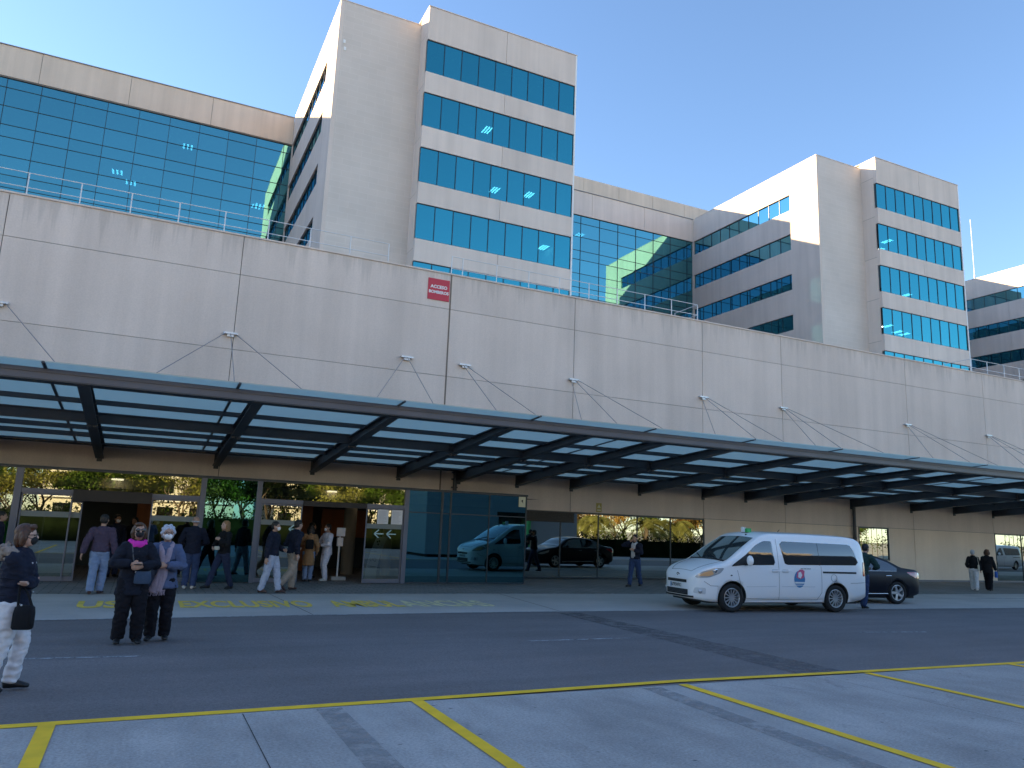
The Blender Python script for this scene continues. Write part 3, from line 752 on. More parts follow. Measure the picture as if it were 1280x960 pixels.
# ------------------------------------------------------------------ canopy
BX = [-10.6,-7.5,-4.4,-1.25,1.95,4.91,7.82,10.03,12.34,14.63,17.75,20.92,23.21,25.47,29.52,33.58,36.73,39.79,43.0,46.2,49.4,52.6,56,60]
can = thing('entrance_canopy', 'long dark steel and glass canopy hung by thin rods over the forecourt', 'canopy', (20, 20, 3))
def zg(y): return 4.40 - .0707*(y-15.85)
CX0, CX1 = -12.5, 62.
for x in BX:
    b = MB(); w2 = .11
    y0, y1 = 16.42, 25.36
    zb0, zb1 = 4.145, 3.33
    tf = .025
    b.add([(x-.015,y0,zb0),(x+.015,y0,zb0),(x+.015,y1,zb1),(x-.015,y1,zb1),(x-.015,y0,zg(y0)-.10),(x+.015,y0,zg(y0)-.10),(x+.015,y1,zg(y1)-.06),(x-.015,y1,zg(y1)-.06)],
          [(0,3,2,1),(4,5,6,7),(0,1,5,4),(1,2,6,5),(2,3,7,6),(3,0,4,7)])
    def fl(z0a, z0b, t):
        b.add([(x-w2,y0,z0a),(x+w2,y0,z0a),(x+w2,y1,z0b),(x-w2,y1,z0b),(x-w2,y0,z0a+t),(x+w2,y0,z0a+t),(x+w2,y1,z0b+t),(x-w2,y1,z0b+t)],
          [(0,3,2,1),(4,5,6,7),(0,1,5,4),(1,2,6,5),(2,3,7,6),(3,0,4,7)])
    fl(zb0-tf, zb1-tf, tf); fl(zg(y0)-.10, zg(y1)-.06, tf)
    b.box(x-.07,x+.07,y1+.001,25.398,3.22,3.78)     # wall plate
    b.box(x-w2,x-.016,20.28,20.38,3.72,4.06); b.box(x+.016,x+w2,20.28,20.38,3.72,4.06)   # stiffener
    obj('beam', b, M['steel'], can)
def run(name, y0, y1, z0, z1, m, seg=True):
    b = MB()
    b.box(CX0, CX1, y0, y1, z0, z1)
    return obj(name, b, m, can)
for y0, hh in ((18.76,.115),(22.15,.125),(23.3,.135)):
    yc = y0+.06; b = MB()
    b.box(CX0,CX1,yc-.06,yc+.06,zg(yc)-hh,zg(yc)-.012); obj('purlin', b, M['steel'], can)
zq = zg(20.33); b = MB(); b.box(CX0,CX1,20.32,20.34,zq-.24,zq-.034); b.box(CX0,CX1,20.25,20.41,zq-.265,zq-.24)
b.box(CX0,CX1,20.25,20.41,zq-.034,zq-.012); obj('girder', b, M['steel'], can)
b = MB(); b.box(CX0,CX1,24.60,25.38,zg(25.0)-.09,zg(25.0)-.04); obj('wall_gutter', b, M['steel'], can)
b = MB(); b.box(CX0,CX1,16.34,16.40,4.285,4.362); b.box(CX0,CX1,16.36,16.40,4.268,4.284); b.box(CX0,CX1,16.33,16.40,4.158,4.267)
obj('fascia', b, M['steel_light'], can)
b = MB(); b.box(CX0,CX1,16.34,16.74,4.133,4.156); b.box(CX0,CX1,16.405,16.7,4.28,4.30); obj('edge_channel', b, M['steel'], can)
jx = [-12.0,-8.6,-5.25,-1.89,1.5,4.92,8.27] + [8.27+3.3*i for i in range(1,17)]
for a, c in zip([CX0]+jx, jx+[CX1]):
    b = MB(); a2, c2 = a+.025, c-.025
    ya, yb = 15.85, 25.3
    b.add([(a2,ya,zg(ya)),(c2,ya,zg(ya)),(c2,yb,zg(yb)),(a2,yb,zg(yb)),(a2,ya,zg(ya)+.02),(c2,ya,zg(ya)+.02),(c2,yb,zg(yb)+.02),(a2,yb,zg(yb)+.02)],
          [(0,3,2,1),(4,5,6,7),(0,1,5,4),(1,2,6,5),(2,3,7,6),(3,0,4,7)])
    obj('glass_panel', b, M['canopy_glass'], can)
b = MB()
for x in jx:
    b.bar((x,15.86,zg(15.86)+.0),(x,25.3,zg(25.3)+.0),.055,.035)
obj('glazing_bar', b, M['steel'], can)
ANC = [-4.3,1.95,7.83,10.02,14.6,20.94,25.45,33.6,39.85]
for ax in ANC:
    b = MB(); b.box(ax-.22,ax+.22,25.26,25.399,7.50,7.56); b.box(ax-.10,ax+.10,25.3,25.399,7.42,7.50)
    a_ = obj('rod_anchor', b, M['galv'], can)
    i = min(range(len(BX)), key=lambda q: abs(BX[q]-ax))
    tg = [BX[i-1], BX[i], BX[i+1]]
    if abs(ax-7.83) < .1: tg = tg[:2]
    if abs(ax-10.02) < .1: tg = tg[1:]
    if ax < -4: tg = [BX[i-1], BX[i], BX[i+1]]
    for q, x in enumerate(tg):
        b = MB(); b.tube([(ax+(q-1)*.15*(1 if len(tg)==3 else .6),25.28,7.52),(x,20.3,zg(20.3)+.06)], .012, 6); obj('rod', b, M['rod'], a_)
# ------------------------------------------------------------------ vehicles
def lerp_tab(tab, x):
    """tab sorted by x ascending; smooth (cubic) interpolation"""
    if x <= tab[0][0]: return tab[0][1]
    if x >= tab[-1][0]: return tab[-1][1]
    for i in range(len(tab)-1):
        x0, y0 = tab[i]; x1, y1 = tab[i+1]
        if x0 <= x <= x1:
            t = (x-x0)/(x1-x0)
            def sl(a, b): return (b[1]-a[1])/(b[0]-a[0])
            s = sl(tab[i], tab[i+1])
            m0 = s if i == 0 else (0 if sl(tab[i-1],tab[i])*s <= 0 else 2/(1/sl(tab[i-1],tab[i])+1/s))
            m1 = s if i == len(tab)-2 else (0 if sl(tab[i+1],tab[i+2])*s <= 0 else 2/(1/sl(tab[i+1],tab[i+2])+1/s))
            h = x1-x0
            return (2*t**3-3*t*t+1)*y0 + (t**3-2*t*t+t)*h*m0 + (-2*t**3+3*t*t)*y1 + (t**3-t*t)*h*m1
M['van_white'] = surf('white_car_paint', (.86,.86,.87), .28, coat=.6, fine=.01)
M['black_paint'] = surf('black_car_paint', (.007,.008,.015), .3, spec=.22)
M['car_glass'] = None
def car_glass(name, col, refl):
    m, nt, out = newmat(name)
    g = N(nt, 'ShaderNodeBsdfGlossy'); g.inputs['Color'].default_value = (.8,.9,.92,1); g.inputs['Roughness'].default_value = .01
    t = N(nt, 'ShaderNodeBsdfTransparent'); t.inputs['Color'].default_value = (*col, 1)
    fr = N(nt, 'ShaderNodeFresnel'); fr.inputs['IOR'].default_value = 1.5
    mx = N(nt, 'ShaderNodeMixShader'); nt.links.new(ramp(nt, fr.outputs[0], 0.04, 1, refl, 1), mx.inputs[0])
    nt.links.new(t.outputs[0], mx.inputs[1]); nt.links.new(g.outputs[0], mx.inputs[2]); nt.links.new(mx.outputs[0], out.inputs[0])
    return m
M['windscreen'] = car_glass('windscreen_glass', (.55,.68,.68), .16)
M['car_glass'] = car_glass('dark_car_glass', (.10,.12,.13), .12)
M['cab_dark'] = surf('cab_interior', (.02,.021,.023), .8)
M['tyre'] = surf('tyre_rubber', (.013,.013,.014), .85)
M['rim'] = surf('alloy_rim', (.55,.56,.58), .3, metal=.75)
M['chrome'] = surf('chrome', (.75,.76,.78), .12, metal=1.)
M['trim'] = surf('black_trim', (.018,.019,.021), .6)
M['seam'] = surf('panel_seam', (.10,.105,.11), .8)
M['lens'] = surf('clear_lens', (.52,.53,.55), .12, coat=1., metal=.35)
M['amber'] = surf('amber_reflector', (.75,.40,.20), .2, coat=1.)
M['red_lens'] = surf('red_lens', (.42,.012,.02), .15, coat=1.)
M['plate'] = surf('number_plate', (.70,.70,.70), .5)
M['blue'] = surf('blue_vinyl', (.03,.20,.42), .5)
M['pink'] = surf('pink_vinyl', (.62,.10,.20), .5)
M['green'] = surf('green_plastic', (.03,.40,.12), .4)

def boolean_cut(mb, mats, cutters, cutmat):
    me = mb.mesh('tmp', mats); o = bpy.data.objects.new('tmp', me); COL.objects.link(o)
    tmp = []
    for c in cutters:
        cm = c.mesh('cut', cutmat); co = bpy.data.objects.new('cut', cm); COL.objects.link(co); tmp.append(co)
        m = o.modifiers.new('b', 'BOOLEAN'); m.operation = 'DIFFERENCE'; m.object = co; m.solver = 'EXACT'
        try: m.material_mode = 'TRANSFER'
        except Exception: pass
    dg = bpy.context.evaluated_depsgraph_get(); dg.update()
    res = bpy.data.meshes.new_from_object(o.evaluated_get(dg))
    for co in tmp: bpy.data.objects.remove(co)
    bpy.data.objects.remove(o)
    return res

class Car:
    def __init__(c, top, plan, side, zb, crown=.03, rc=.10):
        c.top = top; c.plan = plan; c.sidef = side; c.zb = zb; c.crown = crown; c.rc = rc
        c.x0 = plan[0][0]; c.x1 = plan[-1][0]
    def zt(c, x): return lerp_tab(c.top, x)
    def w(c, x): return lerp_tab(c.plan, x)
    def Y(c, x, z): return c.w(x)*lerp_tab(c.sidef, z)
    def F(c, y):     # front x for a given |y|
        a, b = 0.0, c.x1
        for _ in range(40):
            m = (a+b)/2
            if c.w(m) > abs(y): a = m
            else: b = m
        return a
    def B(c, y):
        a, b = c.x0, 0.0
        for _ in range(40):
            m = (a+b)/2
            if c.w(m) > abs(y): b = m
            else: a = m
        return b
    def section(c, x):
        zt = c.zt(x); ze = zt - c.rc; zb = lerp_tab(c.zb, x)
        pts = []; n = 11
        for i in range(n):
            z = zb + (ze-zb)*i/(n-1); pts.append((c.Y(x, z), z))
        ye = pts[-1][0]
        for i in range(1, 5):
            a = math.pi/2*i/4; pts.append((ye - c.rc*1.5*min(1, ye/.3)*(1-math.cos(a)), ze + (c.rc-c.crown)*math.sin(a)))
        yr = pts[-1][0]
        for i in range(1, 6):
            t = 1-i/5; pts.append((yr*t, zt - c.crown*t*t))
        return pts
    def roofpt(c, x, t, off=0):
        s = c.section(x); yr = s[14][0]; return Vector((x, yr*t, c.zt(x)-c.crown*t*t+off))
    def body(c, xs):
        mb = MB(); secs = []
        for x in xs:
            s = c.section(x); ring = [(x, y, z) for y, z in s] + [(x, -y, z) for y, z in reversed(s[:-1])]
            secs.append(ring)
        m = len(secs[0]); vs = [p for r in secs for p in r]; fs = []
        for i in range(len(secs)-1):
            for k in range(m):
                k2 = (k+1) % m; fs.append((i*m+k, i*m+k2, (i+1)*m+k2, (i+1)*m+k))
        mb.add(vs, fs, 0, True); mb.add([], [tuple(range(m)), tuple(range((len(secs)-1)*m+m-1, (len(secs)-1)*m-1, -1))], 0, True) if False else None
        mb.f.append(list(range(m))); mb.mi.append(0); mb.sm.append(False)
        mb.f.append(list(range(len(vs)-1, len(vs)-m-1, -1))); mb.mi.append(0); mb.sm.append(False)
        return mb
    def sidepanel(c, poly, sgn, off=.006, nz=6, nx=26):
        """glass or lamp panel lying on the body side; poly = convex outline in (x,z)"""
        xa = min(p[0] for p in poly); xb = max(p[0] for p in poly); mb = MB(); cols = []
        for i in range(nx+1):
            x = xa + (xb-xa)*(1e-4 + (1-2e-4)*i/nx); zs = []
            for k in range(len(poly)):
                (px, pz), (qx, qz) = poly[k], poly[(k+1) % len(poly)]
                if (px-x)*(qx-x) <= 0 and abs(px-qx) > 1e-9: zs.append(pz+(qz-pz)*(x-px)/(qx-px))
            z0, z1 = min(zs), max(zs)
            cols.append([Vector((x, sgn*(c.Y(x, z0+(z1-z0)*j/nz)+off), z0+(z1-z0)*j/nz)) for j in range(nz+1)])
        vs = [p for cc in cols for p in cc]; n = nz+1
        mb.add(vs, [(i*n+j, (i+1)*n+j, (i+1)*n+j+1, i*n+j+1) for i in range(nx) for j in range(nz)], 0, True)
        return mb
    def line(c, pts, sgn, wdt=.008, off=.002, mb=None):
        mb = mb or MB(); P = []
        for (a, b) in zip(pts[:-1], pts[1:]):
            n = max(1, int(math.hypot(b[0]-a[0], b[1]-a[1])/.08))
            for i in range(n): P.append((a[0]+(b[0]-a[0])*i/n, a[1]+(b[1]-a[1])*i/n))
        P.append(pts[-1])
        mb.tube([(x, sgn*(c.Y(x, z)+off-wdt*.3), z) for x, z in P], wdt/2, 6)
        return mb
    def front(c, y0, y1, z0, z1, off=.006, n=16, lean=0.):
        mb = MB(); vs = []
        for i in range(n+1):
            y = y0+(y1-y0)*i/n
            for z in (z0, z1): vs.append((c.F(y)+off+lean*(z-z0), y, z))
        mb.add(vs, [(2*i, 2*i+2, 2*i+3, 2*i+1) for i in range(n)], 0, True); return mb
    def rear(c, y0, y1, z0, z1, off=.006, n=16, lean=0.):
        mb = MB(); vs = []
        for i in range(n+1):
            y = y0+(y1-y0)*i/n
            for z in (z0, z1): vs.append((c.B(y)-off+lean*(z-z0), y, z))
        mb.add(vs, [(2*i, 2*i+2, 2*i+3, 2*i+1) for i in range(n)], 0, True); return mb
def round_poly(poly, r, n=5):
    out = []; m = len(poly)
    for i in range(m):
        p = Vector((*poly[i],0)); a = Vector((*poly[i-1],0)); b = Vector((*poly[(i+1)%m],0))
        rr = min(r, (a-p).length*.45, (b-p).length*.45)
        s = p+(a-p).normalized()*rr; e = p+(b-p).normalized()*rr
        for k in range(n+1):
            t = k/n; q = s*(1-t)**2 + p*2*t*(1-t) + e*t*t; out.append((q.x, q.y))
    return out
def lathe_y(prof, n=36, cy=0):
    """profile (r, y) spun about the y axis"""
    mb = MB(); vs = []; fs = []; m = len(prof)
    for k in range(n):
        a = 2*math.pi*k/n
        for r, y in prof: vs.append((r*math.cos(a), cy+y, r*math.sin(a)))
    for k in range(n):
        k2 = (k+1) % n
        for j in range(m-1): fs.append((k*m+j, k*m+j+1, k2*m+j+1, k2*m+j))
    mb.add(vs, fs, 0, True); return mb
def wheel(parent, x, y, r, rimr, wdt, spokes, sgn, spw, double=False):
    """outer side faces sgn*y"""
    w = bpy.data.objects.new('wheel', None); link(w, parent); w.location = (x, y, r); w['local_space'] = 1
    h = wdt/2
    prof = [(rimr, -h*.75), (rimr+.02, -h*.95), (r-.03, -h), (r-.006, -h*.8), (r, -h*.4), (r, h*.4), (r-.006, h*.8), (r-.03, h), (rimr+.02, h*.95), (rimr, h*.75), (rimr, -h*.75)]
    obj('tyre', lathe_y(prof), M['tyre'], w)
    b = lathe_y([(rimr+.004, sgn*h*.78), (rimr-.012, sgn*h*.86), (rimr-.022, sgn*h*.7), (rimr-.03, -sgn*h*.6)])
    for k in range(spokes):
        a = 2*math.pi*k/spokes
        for da in ((-.07, .07) if double else (0,)):
            p = Vector((math.cos(a+da*.6)*.04, sgn*h*.62, math.sin(a+da*.6)*.04)); q = Vector((math.cos(a+da)*(rimr-.012), sgn*h*.74, math.sin(a+da)*(rimr-.012)))
            b.bar(p, q, spw, .025, up=Vector((0,1,0)))
    b.tube([(0,sgn*h*.45,0),(0,sgn*h*.70,0)], .055, 14)
    obj('rim', b, M['rim'], w)
    d = MB(); d.tube([(0,-sgn*h*.2,0),(0,-sgn*h*.1,0)], rimr-.03, 24); obj('brake_disc', d, M['trim'], w)
    return w

# ---- the white minibus
van = Car(
    top=[(-2.575,1.22),(-2.55,1.48),(-2.50,1.70),(-2.42,1.83),(-2.2,1.90),(-1.5,1.925),(-.4,1.935),(.35,1.925),(.62,1.885),(.85,1.765),(1.25,1.52),(1.66,1.245),(1.78,1.19),(2.05,1.115),(2.28,1.03),(2.42,.94),(2.50,.86),(2.56,.76)],
    plan=[(-2.575,.80),(-2.55,.85),(-2.45,.905),(-2.2,.935),(-1.0,.945),(.6,.945),(1.4,.935),(1.85,.905),(2.15,.845),(2.35,.755),(2.46,.65),(2.53,.50),(2.56,.34)],
    side=[(.18,.90),(.34,.965),(.55,.99),(.78,1.0),(1.05,.99),(1.25,.965),(1.5,.925),(1.7,.88),(1.9,.83)],
    zb=[(-2.575,.42),(-2.3,.30),(-1.9,.24),(1.9,.22),(2.2,.24),(2.56,.30)], crown=.035, rc=.085)
def build_van():
    heading = math.atan2(.30, -3.08)
    t = thing('minibus', 'white minibus with tinted rear windows and a round blue and pink door emblem', 'van', (0,0,0), heading, local=True)
    fw = Vector((13.03,14.85)); 
    # place: near-side front wheel contact at local (1.60, +.80)
    c, s = math.cos(heading), math.sin(heading)
    lx, ly = 1.585, .80
    t.location = (fw.x-(c*lx-s*ly), fw.y-(s*lx+c*ly), 0)
    xs = [-2.575,-2.56,-2.53,-2.48,-2.42,-2.3,-2.1] + [-1.9+i*.19 for i in range(13)] + [.5,.62,.74,.86,.98,1.12,1.26,1.40,1.54,1.66,1.72,1.78,1.9,2.02,2.14,2.24,2.32,2.39,2.44,2.48,2.51,2.535,2.56]
    cut = []
    for x in (1.585, -1.535):
        for sg in (1, -1):
            m = MB(); m.tube([(x, sg*.62, .345), (x, sg*1.1, .345)], .385, 32); cut.append(m)
    me = boolean_cut(van.body(xs), [M['van_white']], cut, M['trim'])
    b = bpy.data.objects.new('body', me); link(b, t)
    for sg in (1, -1):      # arch lips
        pass
    # dark cabin shell so the glazing has depth: drawn inside the body as panels
    cab = MB()
    for sg in (1, -1):
        pass
    # windscreen
    g = MB(); vs = []; nx, ny = 10, 12
    for i in range(nx+1):
        x = .80+(1.67-.80)*i/nx
        for j in range(ny+1): vs.append(van.roofpt(x, (-1+2*j/ny)*(1.0-.03*(1-i/nx)), .006))
    g.add(vs, [(i*(ny+1)+j, (i+1)*(ny+1)+j, (i+1)*(ny+1)+j+1, i*(ny+1)+j+1) for i in range(nx) for j in range(ny)], 0, True)
    ws = obj('windscreen', g, M['ws_dark'], t)
    g2 = MB()
    for sg, x0, x1, n0 in ((1, .15, .95, 0), (-1, -.35, .45, 1)):
        y0 = .30 if sg > 0 else -.35
        a = van.roofpt(1.70, .55 if sg > 0 else -.35, .022); c2 = van.roofpt(1.50, -.25 if sg > 0 else -.95, .020)
        g2.tube([a, (a+c2)/2+Vector((0,0,.006)), c2], .011, 6)
    obj('wiper', g2, M['trim'], t)
    cw = MB(); vs = []
    for i in range(3):
        x = 1.675+.07*i/2
        for j in range(ny+1): vs.append(van.roofpt(x, (-1+2*j/ny)*.98, .007))
    cw.add(vs, [(i*(ny+1)+j, (i+1)*(ny+1)+j, (i+1)*(ny+1)+j+1, i*(ny+1)+j+1) for i in range(2) for j in range(ny)], 0, True)
    obj('cowl', cw, M['trim'], t)
    for sg in (1, -1):
        front_win = round_poly([(.34,1.13),(1.50,1.10),(1.20,1.34),(.86,1.60),(.62,1.70),(.36,1.70)], .06)
        obj('front_window', van.sidepanel(front_win, sg), M['car_dark'], t)
        qt = round_poly([(1.14,1.12),(1.62,1.07),(1.55,1.13),(1.16,1.37)], .02)
        obj('quarter_trim', van.sidepanel(qt, sg, .009), M['trim'], t)
        rear_win = round_poly([(.14,1.14),(.02,1.15),(.07,1.68),(.12,1.71),(-2.16,1.66),(-2.26,1.60),(-2.29,1.26),(-2.15,1.14)][1:], .09)
        obj('rear_window', van.sidepanel(round_poly([(.08,1.14),(.16,1.71),(-2.12,1.68),(-2.30,1.17)], .12), sg), M['car_dark'], t)
        ln = MB(); van.line([(-1.02,1.14),(-1.02,1.69)], sg, .012, .008, ln); obj('window_divider', ln, M['trim'], t)
        d1 = MB()
        van.line([(.24,.30),(.24,1.76)], sg, mb=d1); van.line([(1.30,.33),(1.36,.62),(1.45,.98)], sg, mb=d1); van.line([(.24,.30),(1.30,.33)], sg, mb=d1)
        obj('front_door_seam', d1, M['seam'], t)
        d2 = MB(); van.line([(-1.06,.48),(-1.06,1.12)], sg, mb=d2); van.line([(.24,.30),(-.92,.30),(-1.06,.48)], sg, mb=d2); obj('sliding_door_seam', d2, M['seam'], t)
        d3 = MB(); van.line([(.32,.62),(1.20,.60)], sg, .018, .0, d3); van.line([(.16,.62),(-.85,.62)], sg, .018, 0, d3); obj('door_crease', d3, M['van_shade'], t)  # crease drawn as a strip of the shaded white
        obj('sliding_rail', van.sidepanel([(-1.10,1.00),(-1.10,.955),(-2.18,.955),(-2.18,1.0)], sg, .007), M['trim'], t)
        for x in (.36, .05):
            hd = MB(); hd.tube([(x-.09, sg*(van.Y(x,.985)+.035), .985), (x+.09, sg*(van.Y(x,.985)+.035), .985)], (.012), 8)
            for q in (-.09,.09): hd.tube([(x+q, sg*(van.Y(x,.985)-.01), .985), (x+q, sg*(van.Y(x,.985)+.035), .985)], .010, 6)
            obj('door_handle', hd, M['van_white'], t)
            hc = van.sidepanel(round_poly([(x-.10,.94),(x+.10,.94),(x+.10,1.03),(x-.10,1.03)], .04), sg, .003); obj('handle_recess', hc, M['van_shade'], t)  # flat panel in the shaded white, drawn as the handle hollow
        # mirror
        mr = MB(); mr.ball((1.19, sg*1.075, 1.22), (.07,.10,.125), 14, 10); mo = obj('wing_mirror', mr, M['van_white'], t)
        ma = MB(); ma.bar((1.20, sg*.90, 1.12), (1.19, sg*1.03, 1.15), .07, .05); obj('mirror_arm', ma, M['trim'], mo)
        # headlamp
        hl = van.sidepanel(round_poly([(1.80,1.03),(2.08,1.015),(2.33,.935),(2.475,.81),(2.44,.775),(2.18,.80),(1.92,.90)], .05), sg, .008)
        ho = obj('headlight', hl, M['lens'], t)
        a = van.sidepanel(round_poly([(2.12,.965),(2.30,.91),(2.42,.82),(2.20,.825),(2.08,.88)], .03), sg, .013); obj('indicator', a, M['amber'], ho)
        a = MB(); a.ball((2.02, sg*(van.Y(2.02,.95)+.004), .955), (.06,.012,.05)); obj('bulb_bowl', a, M['chrome'], ho)
        fg = MB(); fx = 2.36; fg.ball((fx+.02, sg*(van.Y(fx,.50)-.0), .47), (.055,.04,.055)); fo = obj('fog_light', fg, M['lens'], t)
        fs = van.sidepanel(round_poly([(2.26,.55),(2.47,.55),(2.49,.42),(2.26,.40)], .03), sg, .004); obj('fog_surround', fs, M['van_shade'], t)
        si = MB(); si.ball((1.62, sg*(van.Y(1.62,.86)+.004), .86), (.03,.008,.015)); obj('side_repeater', si, M['trim'], t)
        sl = MB(); van.line([(-1.10,.27),(1.16,.25)], sg, .04, -.004, sl); obj('sill', sl, M['van_white'], t)
        bl = MB(); van.line([(-1.98,.72),(-2.2,.725),(-2.5,.74)], sg, .010, .002, bl); obj('bumper_seam', bl, M['seam'], t)
        bl = MB(); van.line([(1.97,.60),(2.15,.605),(2.30,.70)], sg, .010, .002, bl); obj('bumper_seam', bl, M['seam'], t)
        tl = van.sidepanel(round_poly([(-2.56,.90),(-2.40,.90),(-2.45,1.25),(-2.56,1.25)], .02), sg, .006); obj('tail_light', tl, M['red_lens'], t)
    # front details
    for z0, z1, y in ((.645,.715,.42),(.36,.49,.46)):
        obj('grille', van.front(-y, y, z0, z1, .010), M['trim'], t)
    gb = MB()
    for z in (.40,.43,.46): 
        vs = [(van.F(y)+.016, y, z) for y in [-.44+.88*i/16 for i in range(17)]]; gb.tube(vs, .006, 5)
    obj('grille_bar', gb, M['steel'], t)
    up = MB(); pts = [(2.475-.42*abs(y)**2.2, y, .80+.055*max(0, 1-abs(y)/.12)+.02*abs(y)) for y in [-.50+1.0*i/20 for i in range(21)]]
    up.tube(pts, [.024]*21, 6); obj('upper_grille', up, M['trim'], t)
    for dz in (0, .05):
        ch = MB(); X = 2.535
        ch.bar((X-.03,-.10,.755+dz),(X,0,.805+dz),.02,.02); ch.bar((X-.03,.10,.755+dz),(X,0,.805+dz),.02,.02)
        obj('chevron_badge', ch, M['chrome'], t)
    pl = van.front(-.26, .26, .515, .625, .018); po = obj('number_plate', pl, M['plate'], t)
    eu = van.front(-.262, -.215, .514, .626, .0195, 3); obj('blue_band', eu, M['blue'], po)
    obj('plate_text', text_mb('6793HFX', .105, lambda u,v,w: Vector((van.F(-u)+.0215+w, u, .57+v)), .002, bold=.002), M['black'], po)
    # door emblem: blue disc, pink figure, white lettering band (on the camera-side sliding door)
    def onside(x, z, off): return Vector((x, van.Y(x, z)+off, z))
    em = MB(); n = 24; cx, cz = -.37, .80
    ring = [onside(cx+.165*math.cos(2*math.pi*k/n), cz+.205*math.sin(2*math.pi*k/n), .005) for k in range(n)]
    em.add([onside(cx,cz,.005)]+ring, [(0,1+k,1+(k+1)%n) for k in range(n)]); eo = obj('door_emblem', em, M['blue'], t)
    em = MB(); P = [(-.30,1.02),(-.22,1.03),(-.20,.90),(-.26,.80),(-.36,.84),(-.40,.95),(-.38,1.01)]; cc = (-.30,.92)
    P = [(-.21,1.0),(-.27,1.035),(-.36,1.03),(-.44,.96),(-.47,.84),(-.36,.80),(-.24,.84)]
    P = [(2*cx-a-.0+.0, b) for a, b in P]
    cc = (sum(p[0] for p in P)/7, sum(p[1] for p in P)/7)
    em.add([onside(*cc,.007)]+[onside(x,z,.007) for x,z in P], [(0,1+k,1+(k+1)%7) for k in range(7)]); obj('emblem_figure', em, M['pink'], eo)
    em = MB(); P = [(2*cx-a, b) for a, b in [(-.33,.98),(-.40,.96),(-.42,.85),(-.34,.82),(-.29,.90)]]; cc = (sum(p[0] for p in P)/5, sum(p[1] for p in P)/5)
    em.add([onside(*cc,.0085)]+[onside(x,z,.0085) for x,z in P], [(0,1+k,1+(k+1)%5) for k in range(5)]); obj('emblem_face', em, M['white'], eo)
    em = MB(); em.add([onside(x,z,.008) for x,z in ((cx-.15,.735),(cx+.15,.735),(cx+.14,.695),(cx-.14,.695))], [(0,1,2,3)])
    em.add([onside(x,z,.008) for x,z in ((cx-.13,.665),(cx+.13,.665),(cx+.12,.65),(cx-.12,.65))], [(0,1,2,3)]); obj('emblem_lettering', em, M['white'], eo)
    em = MB()
    for i in range(7): em.add([onside(x,z,.006) for x,z in ((-.42-i*.045,1.045),(-.45-i*.045,1.045),(-.45-i*.045,1.065),(-.42-i*.045,1.065))], [(0,1,2,3)])
    obj('small_lettering', em, M['seam'], t)
    fc = MB(); ring = [onside(-1.45+.09*math.cos(2*math.pi*k/20), .84+.09*math.sin(2*math.pi*k/20), .001) for k in range(21)]; fc.tube(ring, .004, 5); obj('fuel_flap', fc, M['seam'], t)
    # roof lamp, aerial
    r = MB(); r.box(.46,.62,-.02,.20,1.885,1.90); ro = obj('roof_sign', r, M['trim'], t)
    r = MB(); r.box(.48,.60,.10,.20,1.90,2.0); obj('green_lens', r, M['green'], ro)
    r = MB(); r.box(.48,.60,-.06,.0,1.89,2.03); obj('white_lens', r, M['white'], ro)
    r = MB(); r.ball((.72,.30,1.84),(.03,.02,.02)); obj('roof_sensor', r, M['trim'], t)
    r = MB(); r.tube([(-.5,0,1.94),(-.56,0,2.0)], .008, 6); obj('aerial', r, M['trim'], t)
    # bonnet seams and lower lip
    for sg in (1,-1):
        P = []
        for i in range(13):
            x = 1.70+(2.42-1.70)*i/12; tt = (.86-.10*(i/12)); P.append(van.roofpt(x, sg*tt, .001))
        q = MB(); q.tube(P, .005, 5); obj('bonnet_seam', q, M['seam'], t)
    q = MB(); q.tube([van.roofpt(2.42, j/8*.76, .0) for j in range(-8,9)], .005, 5); obj('bonnet_seam', q, M['seam'], t)
    lp = van.front(-.62,.62,.305,.35,.012); obj('bumper_lip', lp, M['trim'], t)
    # rear
    rw = van.rear(-.70,.70,1.12,1.22,.006); obj('tailgate_trim', rw, M['trim'], t)
    rg = MB(); vs = []
    for i in range(13):
        y = -.70+1.4*i/12
        for j in range(5):
            z = 1.24+.42*j/4; 
            a, bb = van.x0, 0.
            for _ in range(30):
                m_ = (a+bb)/2
                if van.zt(m_) > z+.10 and van.w(m_) > abs(y): bb = m_
                else: a = m_
            vs.append((bb-.012, y, z))
    rg.add(vs, [(i*5+j,(i+1)*5+j,(i+1)*5+j+1,i*5+j+1) for i in range(12) for j in range(4)], 0, True); obj('rear_glass', rg, M['car_dark'], t)
    pl = van.rear(-.26,.26,.80,.91,.012); obj('number_plate', pl, M['plate'], t)
    ub = MB(); ub.box(-2.3,2.2,-.75,.75,.20,.30); obj('underbody', ub, M['trim'], t)
    for x in (1.585, -1.535):
        for sg in (1, -1):
            wheel(t, x, sg*.80, .335, .222, .215, 13, sg, .026)
    return t
def glossy_dark(name, col, rough=.02, coat=1.):
    return surf(name, col, rough, spec=.6, coat=coat)
M['ws_dark'] = surf('windscreen_glass', (.035,.05,.052), .03, spec=1.0, coat=1.)
M['car_dark'] = surf('tinted_glass', (.008,.009,.011), .03, spec=.9, coat=1.)
M['van_shade'] = surf('white_shaded_paint', (.60,.61,.63), .4)  # darker copy of the van white, shade painted into creases and recesses
build_van()

